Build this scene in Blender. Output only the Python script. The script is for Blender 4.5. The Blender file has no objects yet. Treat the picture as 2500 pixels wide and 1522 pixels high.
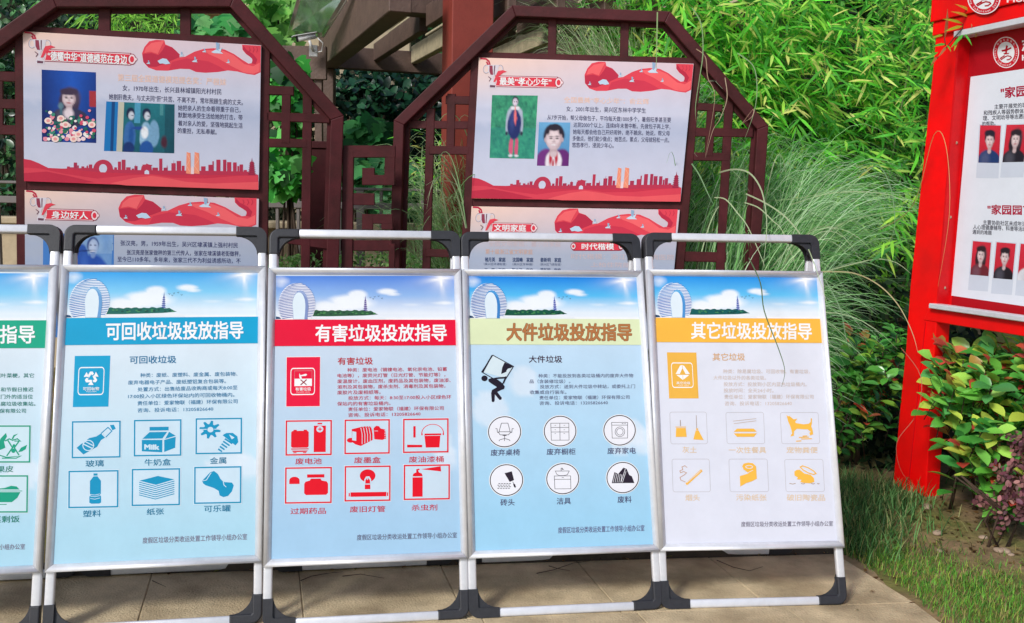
import bpy, bmesh, math, random
import numpy as np
from mathutils import Vector, Matrix
random.seed(7); rng = np.random.default_rng(11)
SC = bpy.context.scene; COL = SC.collection
# ------------------------------------------------------------------ camera, sky, sun, exposure
F, PITCH, ROLL, CH = 2400.0, 0.10944, 0.018556, 1.3239
cp, sp, cr, sr = math.cos(PITCH), math.sin(PITCH), math.cos(ROLL), math.sin(ROLL)
FWD = np.array([0, cp, -sp]); _up = np.array([0, sp, cp]); _rt = np.array([1., 0, 0])
RT = _rt*cr + _up*sr; UP = -_rt*sr + _up*cr
CAM = np.array([0, 0, CH])
cd = bpy.data.cameras.new('camera'); cam = bpy.data.objects.new('camera', cd); COL.objects.link(cam)
cd.sensor_fit = 'HORIZONTAL'; cd.sensor_width = 36; cd.lens = F/2500*36; cd.clip_end = 300; cd.clip_start = .05
cam.matrix_world = Matrix(((RT[0], UP[0], -FWD[0], 0), (RT[1], UP[1], -FWD[1], 0), (RT[2], UP[2], -FWD[2], CH), (0, 0, 0, 1)))
SC.camera = cam
SUN_EL, SUN_AZ = math.radians(37), math.radians(-36)      # azimuth of the light's origin, measured from -Y towards +X
w = bpy.data.worlds.new('World'); SC.world = w; w.use_nodes = True
nt = w.node_tree; bg = nt.nodes['Background']; sky = nt.nodes.new('ShaderNodeTexSky')
sky.sky_type = 'NISHITA'; sky.sun_disc = False; sky.sun_elevation = SUN_EL; sky.sun_rotation = math.pi - SUN_AZ
sky.air_density = 1.0; sky.dust_density = 1.5; sky.ozone_density = 1.0
nt.links.new(sky.outputs[0], bg.inputs[0]); bg.inputs[1].default_value = .13
sd = bpy.data.lights.new('sun', 'SUN'); sun = bpy.data.objects.new('sun', sd); COL.objects.link(sun)
sd.energy = 2.6; sd.angle = math.radians(12); sd.color = (1, .985, .955)
to = Vector((math.sin(SUN_AZ)*math.cos(SUN_EL), -math.cos(SUN_AZ)*math.cos(SUN_EL), math.sin(SUN_EL)))
sun.rotation_euler = to.to_track_quat('Z', 'Y').to_euler(); sun.location = to*30
SC.view_settings.view_transform = 'Standard'; SC.view_settings.look = 'None'; SC.view_settings.gamma = 1
SC.view_settings.exposure = 0.05
try: SC.view_settings.use_curve_mapping = False
except Exception: pass

# ------------------------------------------------------------------ geometry of the view: pixel rays used to measure places
def ray(x, y): return FWD + RT*(x-1250)/F - UP*(y-761)/F
def at(x, y, Y):
    d = ray(x, y); return Vector(CAM + d*(Y/d[1]))
def hit_z(x, y, z):
    d = ray(x, y); return Vector(CAM + d*((z-CH)/d[2]))
class Plane:
    def __init__(s, o, ex, ey):
        s.o = np.array(o, float); s.ex = np.array(ex, float)/np.linalg.norm(ex); ey = np.array(ey, float)
        ey = ey - s.ex*(ey@s.ex); s.ey = ey/np.linalg.norm(ey); s.n = np.cross(s.ex, s.ey)
    def px(s, x, y, dep=0.0):
        d = ray(x, y); oo = s.o + s.n*dep; t = ((oo-CAM)@s.n)/(d@s.n); q = CAM + d*t - oo
        return (float(q@s.ex), float(q@s.ey))
    def matrix(s):
        return Matrix([[s.ex[i], s.ey[i], s.n[i], s.o[i]] for i in range(3)] + [[0, 0, 0, 1]])
class Homo:
    def __init__(s, src, dst):
        A = []; b = []
        for (x, y), (u, v) in zip(src, dst):
            A.append([x, y, 1, 0, 0, 0, -u*x, -u*y]); b.append(u)
            A.append([0, 0, 0, x, y, 1, -v*x, -v*y]); b.append(v)
        s.h = np.append(np.linalg.solve(np.array(A, float), np.array(b, float)), 1).reshape(3, 3)
    def __call__(s, x, y):
        q = s.h @ np.array([x, y, 1.0]); return (q[0]/q[2], q[1]/q[2])

# ------------------------------------------------------------------ colours and materials
def lin(c): c /= 255.0; return c/12.92 if c <= .04045 else ((c+.055)/1.055)**2.4
def S(r, g, b, k=.88): return (lin(r)*k, lin(g)*k, lin(b)*k, 1)
def mat(name, col=None, rough=.5, metal=0, noise=0, nscale=8, bump=0, bscale=60, coat=0, attr=False, trans=0, tint=None, spec=.5, obj_coord=False):
    m = bpy.data.materials.new(name); m.use_nodes = True; t = m.node_tree; n = t.nodes; L = t.links
    p = n['Principled BSDF']; p.inputs['Roughness'].default_value = rough; p.inputs['Metallic'].default_value = metal
    p.inputs['Specular IOR Level'].default_value = spec
    if coat: p.inputs['Coat Weight'].default_value = coat; p.inputs['Coat Roughness'].default_value = .12
    tc = n.new('ShaderNodeTexCoord')
    src = tc.outputs['Object']
    if attr:
        a = n.new('ShaderNodeAttribute'); a.attribute_name = 'Col'; c = a.outputs['Color']
    else:
        r_ = n.new('ShaderNodeRGB'); r_.outputs[0].default_value = col; c = r_.outputs[0]
    if noise:
        nz = n.new('ShaderNodeTexNoise'); nz.inputs['Scale'].default_value = nscale; nz.inputs['Detail'].default_value = 6; nz.inputs['Roughness'].default_value = .65
        L.new(src, nz.inputs['Vector'])
        mr = n.new('ShaderNodeMapRange'); mr.inputs[1].default_value = .3; mr.inputs[2].default_value = .7
        mr.inputs[3].default_value = 1-noise; mr.inputs[4].default_value = 1+noise*.7
        L.new(nz.outputs[0], mr.inputs[0])
        if tint:
            mx = n.new('ShaderNodeMix'); mx.data_type = 'RGBA'; mx.inputs[7].default_value = tint
            nz2 = n.new('ShaderNodeTexNoise'); nz2.inputs['Scale'].default_value = nscale*.37; nz2.inputs['Detail'].default_value = 4
            L.new(src, nz2.inputs['Vector'])
            m3 = n.new('ShaderNodeMapRange'); m3.inputs[1].default_value = .42; m3.inputs[2].default_value = .62; L.new(nz2.outputs[0], m3.inputs[0])
            L.new(m3.outputs[0], mx.inputs[0]); L.new(c, mx.inputs[6]); c = mx.outputs[2]
        vm = n.new('ShaderNodeVectorMath'); vm.operation = 'SCALE'; L.new(c, vm.inputs[0]); L.new(mr.outputs[0], vm.inputs['Scale']); c = vm.outputs[0]
    L.new(c, p.inputs['Base Color'])
    if bump:
        nb = n.new('ShaderNodeTexNoise'); nb.inputs['Scale'].default_value = bscale; nb.inputs['Detail'].default_value = 5; L.new(src, nb.inputs['Vector'])
        bp = n.new('ShaderNodeBump'); bp.inputs['Strength'].default_value = bump; bp.inputs['Distance'].default_value = .01
        L.new(nb.outputs[0], bp.inputs['Height']); L.new(bp.outputs[0], p.inputs['Normal'])
    if trans:
        tr = n.new('ShaderNodeBsdfTranslucent'); L.new(c, tr.inputs[0]); ms = n.new('ShaderNodeMixShader'); ms.inputs[0].default_value = trans
        L.new(p.outputs[0], ms.inputs[1]); L.new(tr.outputs[0], ms.inputs[2]); L.new(ms.outputs[0], n['Material Output'].inputs[0])
    return m
M = dict(
 print=mat('print ink', attr=True, rough=.5, noise=.045, nscale=9, spec=.2, bump=.12, bscale=5),
 alu=mat('brushed aluminium', S(232, 234, 240), .34, .28, noise=.10, nscale=22, bump=.08, bscale=300),
 black=mat('black plastic', S(42, 43, 49), .5, noise=.3, nscale=40, bump=.1, bscale=300),
 maroon=mat('maroon paint', S(80, 30, 35), .5, noise=.26, nscale=14, bump=.08, bscale=90, tint=S(70, 28, 30), spec=.22),
 red=mat('red paint', S(252, 1, 3, .95), .42, noise=.10, nscale=7, bump=.05, bscale=120, tint=S(232, 14, 14), spec=.3),
 dred=mat('inner red paint', S(220, 12, 22), .45, noise=.12, nscale=20, spec=.25),
 brown=mat('brown timber', S(108, 86, 76), .6, noise=.25, nscale=12, bump=.3, bscale=60),
 rafter=mat('beige slat and lit rafter', S(196, 182, 148), .7, noise=.3, nscale=14, bump=.3, bscale=60),  # beige of the slats; on rafters it paints their lit sides
 column=mat('red brown column', S(150, 62, 50), .6, noise=.14, nscale=10, bump=.1),
 rail=mat('grey rail', S(128, 120, 118), .5, noise=.1),
 beige=mat('beige stone', S(196, 178, 148), .8, noise=.16, nscale=7, bump=.3, bscale=40),
 paving=mat('sandy paving', S(216, 195, 156), .88, noise=.24, nscale=9, bump=.6, bscale=130, tint=S(172, 152, 118)),
 joint=mat('joint sand', S(156, 134, 100), .95, noise=.2, nscale=30),
 kerb=mat('dark kerb', S(70, 62, 54), .9, noise=.3, nscale=20, bump=.4),
 soil=mat('garden soil', S(146, 120, 86), .95, noise=.4, nscale=11, bump=.8, bscale=50, tint=S(118, 116, 58)),
 hill=mat('hillside earth', S(44, 48, 30), .95, noise=.5, nscale=3, bump=.6, bscale=20, tint=S(30, 40, 22)),
 leaf=mat('leaf', attr=True, rough=.45, trans=.42, noise=.12, nscale=25, spec=.25),
 gloss=mat('glossy leaf', attr=True, rough=.27, trans=.18, noise=.14, nscale=30),
 blade=mat('grass blade', attr=True, rough=.5, trans=.3, spec=.25),
 stem=mat('stem', S(86, 84, 52), .7, noise=.3, nscale=30),
 culm=mat('bamboo culm', S(96, 122, 60), .4, noise=.2, nscale=10),
 twig=mat('twig', S(70, 52, 38), .8, noise=.3, nscale=40),
 stone=mat('pebble', S(176, 152, 130), .8, noise=.25, nscale=20),
 white=mat('white plastic', S(235, 235, 238), .35, noise=.03),
 sleeve=mat('clear sleeve', S(216, 222, 230), .25, noise=.02, coat=.4),
)
gm = bpy.data.materials.new('greenish glass'); gm.use_nodes = True
g_ = gm.node_tree.nodes['Principled BSDF']; g_.inputs['Base Color'].default_value = (.75, .9, .83, 1); g_.inputs['Roughness'].default_value = .08
g_.inputs['Transmission Weight'].default_value = .75; g_.inputs['IOR'].default_value = 1.15; M['glass'] = gm

# ------------------------------------------------------------------ object helpers
def link(o, parent=None):
    COL.objects.link(o)
    if parent is not None: o.parent = parent
    return o
def tag(o, label=None, cat=None, group=None, kind=None):
    if label: o['label'] = label
    if cat: o['category'] = cat
    if group: o['group'] = group
    if kind: o['kind'] = kind
    return o
def thing(name, label, cat, mw=None, loc=(0, 0, 0), rz=0, group=None):
    o = bpy.data.objects.new(name, None); o.empty_display_size = .1; link(o)
    if mw is not None: o.matrix_world = mw
    else: o.location = loc; o.rotation_euler = (0, 0, rz)
    return tag(o, label, cat, group)
class MB:
    def __init__(s): s.v = []; s.f = []; s.sm = []
    def add(s, bm, M4=None, smooth=False):
        o = len(s.v); bm.verts.index_update()
        for v in bm.verts: s.v.append(tuple(M4 @ v.co if M4 is not None else v.co))
        for f in bm.faces: s.f.append([x.index+o for x in f.verts]); s.sm.append(smooth)
        bm.free(); return s
    def box(s, c, size, R=None, bev=.003, seg=1):
        bm = bmesh.new(); bmesh.ops.create_cube(bm, size=1)
        bmesh.ops.scale(bm, vec=size, verts=bm.verts)
        if bev: bmesh.ops.bevel(bm, geom=bm.edges[:], offset=min(bev, min(size)*.45), segments=seg, affect='EDGES', profile=.5)
        T = Matrix.Translation(c)
        if R is not None: T = T @ R.to_4x4()
        return s.add(bm, T)
    def beam(s, a, b, wd, hg, bev=.003, up=(0, 0, 1)):
        a = Vector(a); b = Vector(b); x = (b-a); L = x.length; x.normalize(); y = Vector(up).cross(x)
        if y.length < 1e-4: y = Vector((1, 0, 0)).cross(x)
        y.normalize(); z = x.cross(y)
        return s.box((a+b)/2, (L, wd, hg), Matrix((x, y, z)).transposed(), bev)
    def ext(s, poly, z0, z1, bev=0, seg=2):
        bm = bmesh.new(); vs = [bm.verts.new((x, y, z1)) for x, y in poly]; f = bm.faces.new(vs)
        if f.calc_area() == 0: bm.free(); return s
        f.normal_update()
        if f.normal.z < 0: f.normal_flip()
        r = bmesh.ops.extrude_face_region(bm, geom=[f]); nv = [e for e in r['geom'] if isinstance(e, bmesh.types.BMVert)]
        nf = [e for e in r['geom'] if isinstance(e, bmesh.types.BMFace)]
        for v in nv: v.co.z = z0
        bmesh.ops.recalc_face_normals(bm, faces=bm.faces[:])
        if bev:
            es = [e for e in bm.edges if abs(e.verts[0].co.z-z1) < 1e-6 and abs(e.verts[1].co.z-z1) < 1e-6]
            bmesh.ops.bevel(bm, geom=es, offset=bev, segments=seg, affect='EDGES', profile=.5)
        return s.add(bm)
    def tube(s, pts, r, n=8, r1=None):
        pts = [Vector(p) for p in pts]; o = len(s.v); up = Vector((0.13, .21, .97))
        for i, p in enumerate(pts):
            d = (pts[min(i+1, len(pts)-1)]-pts[max(i-1, 0)]).normalized(); a = d.cross(up)
            if a.length < 1e-3: a = d.cross(Vector((1, 0, 0)))
            a.normalize(); b = d.cross(a); rr = r if r1 is None else r+(r1-r)*i/(len(pts)-1)
            for k in range(n):
                t = 2*math.pi*k/n; s.v.append(tuple(p+a*math.cos(t)*rr+b*math.sin(t)*rr))
        for i in range(len(pts)-1):
            for k in range(n): s.f.append([o+i*n+k, o+i*n+(k+1) % n, o+(i+1)*n+(k+1) % n, o+(i+1)*n+k]); s.sm.append(True)
        s.f.append([o+k for k in range(n)][::-1]); s.sm.append(False); s.f.append([o+(len(pts)-1)*n+k for k in range(n)]); s.sm.append(False)
        return s
    def mesh(s, name, m):
        me = bpy.data.meshes.new(name); me.from_pydata(s.v, [], s.f); me.polygons.foreach_set('use_smooth', s.sm); me.materials.append(m); me.update(); return me
    def build(s, name, m, parent=None):
        return link(bpy.data.objects.new(name, s.mesh(name, m)), parent)
def inst(name, me, parent, mw=None):
    o = bpy.data.objects.new(name, me); link(o, parent)
    if mw is not None: o.matrix_local = mw
    return o
def np_mesh(name, V, Fq, C, m, smooth=True):
    """V (n,3), Fq (k,4) quads, C (k,4) colour per face"""
    me = bpy.data.meshes.new(name); nv, nf = len(V), len(Fq)
    me.vertices.add(nv); me.vertices.foreach_set('co', np.asarray(V, np.float32).ravel())
    me.loops.add(nf*4); me.loops.foreach_set('vertex_index', np.asarray(Fq, np.int32).ravel())
    me.polygons.add(nf); me.polygons.foreach_set('loop_start', np.arange(0, nf*4, 4, dtype=np.int32))
    try: me.polygons.foreach_set('loop_total', np.full(nf, 4, np.int32))
    except Exception: pass
    me.polygons.foreach_set('use_smooth', np.full(nf, smooth))
    me.update(calc_edges=True); me.validate()
    a = me.color_attributes.new('Col', 'FLOAT_COLOR', 'CORNER')
    a.data.foreach_set('color', np.repeat(np.asarray(C, np.float32), 4, axis=0).ravel())
    me.materials.append(m); return me

# ------------------------------------------------------------------ flat print: polygons and lettering laid on a sheet
_TC = {}
def glyphs(s):
    if s not in _TC:
        c = bpy.data.curves.new('lettering', 'FONT'); c.body = s; c.resolution_u = 2
        o = bpy.data.objects.new('lettering', c); me = bpy.data.meshes.new_from_object(o)
        V = np.empty(len(me.vertices)*3); me.vertices.foreach_get('co', V); V = V.reshape(-1, 3)[:, :2]
        Fs = [list(p.vertices) for p in me.polygons]
        bpy.data.objects.remove(o); bpy.data.curves.remove(c); bpy.data.meshes.remove(me)
        if len(V): V[:, 0] = (V[:, 0]-V[:, 0].min())/max(1e-6, V[:, 0].max()-V[:, 0].min())
        _TC[s] = (V, Fs)
    return _TC[s]
class Art:
    def __init__(s, mp, parent, z0=.0006, dz=.00022): s.mp = mp; s.parent = parent; s.z0 = z0; s.dz = dz; s.tf = lambda x, y: (x, y); s.cur = None; s.made = []; s.gain = 1.0
    def view(s, sc, ox, oy): s.tf = lambda x, y: (x/sc+ox, y/sc+oy)
    def quad(s, q, base=None):
        h = Homo([(0, 0), (1, 0), (1, 1), (0, 1)], q); b = base or s.tf; hh = lambda x, y: b(*h(x, y)); s.tf = hh
    def begin(s, name, label=None): s.flush(); s.cur = (name, label); s.v = []; s.f = []; s.c = []
    def flush(s):
        if s.cur and s.f:
            me = bpy.data.meshes.new(s.cur[0]); me.from_pydata(s.v, [], s.f)
            a = me.color_attributes.new('Col', 'FLOAT_COLOR', 'CORNER'); buf = []
            for f, c in zip(s.f, s.c):
                for k in range(len(f)): buf.extend(c[k] if isinstance(c, list) else c)
            buf = np.array(buf).reshape(-1, 4); buf[:, :3] *= s.gain; a.data.foreach_set('color', buf.ravel()); me.materials.append(M['print']); me.update()
            me.validate()
            o = link(bpy.data.objects.new(s.cur[0], me), s.parent); tag(o, s.cur[1]); s.made.append(o)
        s.cur = None
    def P(s, x, y, z): a = s.mp(*s.tf(x, y)); s.v.append((a[0], a[1], z)); return len(s.v)-1
    def z(s, lv): s.nz = getattr(s, 'nz', 0)+1; return s.z0+s.dz*lv+3e-6*(s.nz % 48)
    def poly(s, pts, c, lv=1):
        z = s.z(lv); s.f.append([s.P(x, y, z) for x, y in pts]); s.c.append(c)
    def rect(s, x0, y0, x1, y1, c, lv=1): s.poly([(x0, y0), (x1, y0), (x1, y1), (x0, y1)], c, lv)
    def disc(s, cx, cy, rx, ry, c, lv=1, n=28, a0=0, a1=360):
        s.poly([(cx+rx*math.cos(math.radians(a0+(a1-a0)*k/n)), cy+ry*math.sin(math.radians(a0+(a1-a0)*k/n))) for k in range(n if a1-a0 == 360 else n+1)], c, lv)
    def line(s, pts, wd, c, lv=1, close=False, cap=True):
        pts = list(pts)
        if close: pts = pts+[pts[0]]
        z = s.z(lv); n = len(pts); Ls = []; Rs = []
        for i in range(n):
            if close: a = pts[i-1] if i > 0 else pts[-2]; b = pts[i+1] if i < n-1 else pts[1]
            else: a = pts[max(i-1, 0)]; b = pts[min(i+1, n-1)]
            p = pts[i]
            d1 = np.array([p[0]-a[0], p[1]-a[1]]); d2 = np.array([b[0]-p[0], b[1]-p[1]])
            l1, l2 = np.hypot(*d1), np.hypot(*d2)
            if l1 < 1e-9: d1 = d2; l1 = l2
            if l2 < 1e-9: d2 = d1; l2 = l1
            if l1 < 1e-9: d1 = d2 = np.array([1., 0]); l1 = l2 = 1
            d1 = d1/l1; d2 = d2/l2; t = d1+d2; tl = np.hypot(*t)
            if tl < 1e-6: t = d1; tl = 1
            t = t/tl; nn = np.array([-t[1], t[0]]); k = wd/2/max(.5, abs(nn@np.array([-d1[1], d1[0]])))
            Ls.append(s.P(p[0]+nn[0]*k, p[1]+nn[1]*k, z)); Rs.append(s.P(p[0]-nn[0]*k, p[1]-nn[1]*k, z))
        for i in range(n-1): s.f.append([Ls[i], Ls[i+1], Rs[i+1], Rs[i]]); s.c.append(c)
    def arc(s, cx, cy, rx, ry, wd, c, lv=1, a0=0, a1=360, n=36):
        pts = [(cx+rx*math.cos(math.radians(a0+(a1-a0)*k/n)), cy+ry*math.sin(math.radians(a0+(a1-a0)*k/n))) for k in range(n+1)]
        if a1-a0 == 360: s.line(pts[:-1], wd, c, lv, close=True)
        else: s.line(pts, wd, c, lv)
    def rrect(s, x0, y0, x1, y1, r, c, lv=1, wd=0, skew=0):
        pts = []
        for cx, cy, a in ((x1-r, y0+r, -90), (x1-r, y1-r, 0), (x0+r, y1-r, 90), (x0+r, y0+r, 180)):
            for k in range(5): t = math.radians(a+90*k/4); pts.append((cx+r*math.cos(t)+skew*(cy+r*math.sin(t)-y0), cy+r*math.sin(t)))
        s.line(pts, wd, c, lv, close=True) if wd else s.poly(pts, c, lv)
    def text(s, t, x0, y0, x1, y1, h, c, lv=2, bold=0.0, spread=1):
        V, Fs = glyphs(t)
        if not len(V): return
        W = x1-x0; offs = [(0, 0)]
        if bold: b = bold*h; offs = [(0, 0), (b, 0), (-b, 0), (0, b), (0, -b), (b*.8, b*.8), (-b*.8, b*.8), (b*.8, -b*.8), (-b*.8, -b*.8)]
        for k, (dx, dy) in enumerate(offs):
            o = len(s.v); z = s.z(lv)+k*.000022
            for vx, vy in V:
                a = s.mp(*s.tf(x0+W*vx+dx, y0+(y1-y0)*vx-(vy-.38)*h/.92+dy)); s.v.append((a[0], a[1], z))
            for f in Fs: s.f.append([i+o for i in f]); s.c.append(c)
    def grid(s, nx, ny, fn, lv=0):
        z = s.z(lv); o = len(s.v); cols = []
        for j in range(ny+1):
            for i in range(nx+1): s.P(i/nx, j/ny, z); cols.append(fn(i/nx, j/ny))
        for j in range(ny):
            for i in range(nx):
                q = [j*(nx+1)+i, (j+1)*(nx+1)+i, (j+1)*(nx+1)+i+1, j*(nx+1)+i+1]
                s.f.append([k+o for k in q]); s.c.append([cols[k] for k in q])
def vnoise(x, y, seed=0):
    def h(i, j): return (math.sin(i*127.1+j*311.7+seed*74.7)*43758.5453) % 1
    i, j = math.floor(x), math.floor(y); u, v = x-i, y-j; u = u*u*(3-2*u); v = v*v*(3-2*v)
    return (h(i, j)*(1-u)+h(i+1, j)*u)*(1-v)+(h(i, j+1)*(1-u)+h(i+1, j+1)*u)*v
def fbm(x, y, seed=0): return .5*vnoise(x, y, seed)+.28*vnoise(2.1*x, 2.1*y, seed+1)+.15*vnoise(4.3*x, 4.3*y, seed+2)+.07*vnoise(9*x, 9*y, seed+3)
def mixc(a, b, t): t = max(0, min(1, t)); return tuple(a[i]+(b[i]-a[i])*t for i in range(3))+(1,)
WH = S(250, 251, 253)
PAPER = .97        # satin film of the folding signs

# ------------------------------------------------------------------ ground, paving, bed, hill
AX = .13
ca, sa = math.cos(AX), math.sin(AX)
def pv(u, v): return (u*ca-v*sa, 3.52+u*sa+v*ca)      # paving axes, v=0 is the back edge
g = MB()
N = 60
def height(x, y):
    # v: distance behind the paving edge
    v = -x*sa+(y-3.52)*ca
    if x > 1.35: v = max(v, -5)
    base = -.03
    if v > .05:
        base = .04*min(1, (v-.05)/.3)+.0
        r = max(0, v-1.9); base += .28*r*(1 if x > .2 else .12)
    if x > 1.3: base = max(base, -.012+.02*min(1, (x-1.3)/.4)+.015*vnoise(x*3, y*3, 5)*min(1, (x-1.3)*2))
    return base+.012*vnoise(x*4, y*4, 2)*(1 if v > .1 else 0)
xs = np.concatenate([np.linspace(-60, -6, 10), np.linspace(-5.5, 7, 100), np.linspace(8, 60, 10)])
ys = np.concatenate([np.linspace(-40, 0, 8), np.linspace(.5, 10, 90), np.linspace(11, 80, 10)])
for y in ys:
    for x in xs: g.v.append((x, y, height(x, y) if y < 10.5 else height(x, 10.5)))
nx = len(xs)
for j in range(len(ys)-1):
    for i in range(nx-1): g.f.append([j*nx+i, j*nx+i+1, (j+1)*nx+i+1, (j+1)*nx+i]); g.sm.append(True)
ground = g.build('ground', M['soil']); tag(ground, kind='structure')
pav = MB()
edge = [pv(-9, .0), pv(-9, -7), pv(9, -7)]
# bedding sheet under slabs, then slabs as parts
bed = MB(); P4 = [pv(-8, .0), pv(1.35, 0), pv(1.35, -6), pv(-8, -6)]
bed.v = [(x, y, -.008) for x, y in P4]; bed.f = [[0, 3, 2, 1]]; bed.sm = [False]
pavement = bed.build('pavement', M['joint']); tag(pavement, kind='structure')
rows = [(0, -.475), (-.475, -1.16), (-1.16, -1.76)]
jc = 0
for r, (v0, v1) in enumerate(rows):
    u = .262-.51*9+(.05*r)
    while u < 1.34:
        u1 = u+.51; gp = .0008; lim = 1.338; k0, k1 = -v0*.12, -v1*.12
        q = [(min(u+gp+k0, lim-.01), v0-gp), (min(u1-gp+k0, lim), v0-gp), (min(u1-gp+k1, lim), v1+gp), (min(u+gp+k1, lim-.01), v1+gp)]
        if q[1][0]-q[0][0] > .03 and q[2][0]-q[3][0] > .03:
            b = MB(); b.ext([pv(a, c) for a, c in q], -.03, .0+random.uniform(-.0012, .0006), bev=.003, seg=1)
            b.build('paving_slab', M['paving'], pavement)
        u = u1
far = MB(); far.ext([pv(-8, -1.762), pv(1.338, -1.762), pv(1.338, -6), pv(-8, -6)], -.03, -.001); o = far.build('paving_slab', M['paving'], pavement)
k = MB(); k.ext([pv(-8, .0), pv(1.28, .0), pv(1.28, .045), pv(-8, .045)], -.05, .035, bev=.008, seg=2); o = k.build('kerb', M['kerb']); tag(o, kind='structure')
hb = MB(); NX, NZ = 60, 30
for j in range(NZ+1):
    for i in range(NX+1):
        x = -30+60*i/NX; z = -.5+9*j/NZ
        hb.v.append((x, 9.6+.25*z+1.2*vnoise(x*.5, z*.6, 9)-(.5*max(0, x-1.5) if x < 5 else 1.75), z))
for j in range(NZ):
    for i in range(NX): a = j*(NX+1)+i; hb.f.append([a, a+1, a+NX+2, a+NX+1]); hb.sm.append(True)
hill = hb.build('hillside', M['hill']); tag(hill, kind='structure')
# ------------------------------------------------------------------ folding sign stands
WB, HT, ZB, HP, LEAN = .645, 1.2933, .1861, .968, .3236
TW = .028; RW = .0245
def stand_meshes():
    d = {}
    def tubeb(a, b, wd=TW, dp=.020):
        m = MB(); a = Vector(a); b = Vector(b); v = (b-a); horizontal = abs(v.x) > abs(v.y)
        m.box((a+b)/2, (v.length, wd, dp) if horizontal else (wd, v.length, dp), bev=.006, seg=3); m.sm = [True]*len(m.sm); return m
    hx = WB/2; t = TW
    d['tt'] = tubeb((-hx+.095, HT-t/2, 0), (hx-.095, HT-t/2, 0)).mesh('frame_tube', M['alu'])
    d['tb'] = tubeb((-hx+.095, t/2, 0), (hx-.095, t/2, 0)).mesh('frame_tube', M['alu'])
    d['tv'] = tubeb((0, .085, 0), (0, HT-.085, 0)).mesh('frame_tube', M['alu'])
    e = MB(); La, Lb, R, tt = .10, .09, .034, .0305; pts = [(0, -Lb)]
    for k in range(7): a = math.radians(180-90*k/6); pts.append((R+R*math.cos(a), -R+R*math.sin(a)))
    pts += [(La, 0), (La, -tt), (tt+.004, -tt), (tt, -tt-.004), (tt, -Lb)]
    e.ext(pts, -.0125, .0125, bev=.005, seg=3)
    gp = [(tt-.002, -tt+.002), (La*.9, -tt+.002)]; gr = .068
    for k in range(9): a = math.radians(90+90*k/8); gp.append((tt+gr+math.cos(a)*gr, -tt-gr+math.sin(a)*gr))
    e.ext(gp, -.004, .004, bev=.001, seg=1)
    d['el'] = e.mesh('corner_joint', M['black'])
    def rail(L, nm):       # half-round mitred rail, runs along +x from 0 to L, inward is +y
        prof = [(0, -.010), (0, .002), (.0025, .0075), (.007, .0112), (.0125, .0122), (.018, .0098), (.022, .0055), (RW, .0012), (RW, -.002)]
        m = MB(); n = len(prof)
        for y, z in prof: m.v.append((y+.0004, y, z))
        for y, z in prof: m.v.append((L-y-.0004, y, z))
        for i in range(n-1): m.f.append([i, n+i, n+i+1, i+1]); m.sm.append(True)
        m.f.append(list(range(n))); m.f.append(list(range(n, 2*n))[::-1]); m.sm += [False, False]
        me = m.mesh(nm, M['alu']); return me
    d['rh'] = rail(WB, 'snap_rail'); d['rv'] = rail(HP, 'snap_rail')
    b = MB(); b.box((0, ZB+HP/2, -.004), (WB-.008, HP-.008, .006), bev=0); d['back'] = b.mesh('backing_panel', M['alu'])
    d['hinge'] = MB().box((0, 0, 0), (.03, .05, .03), bev=.005, seg=2).mesh('hinge', M['black'])
    return d
SM = stand_meshes()
def R2(a): return Matrix.Rotation(a, 4, 'Z')
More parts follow.
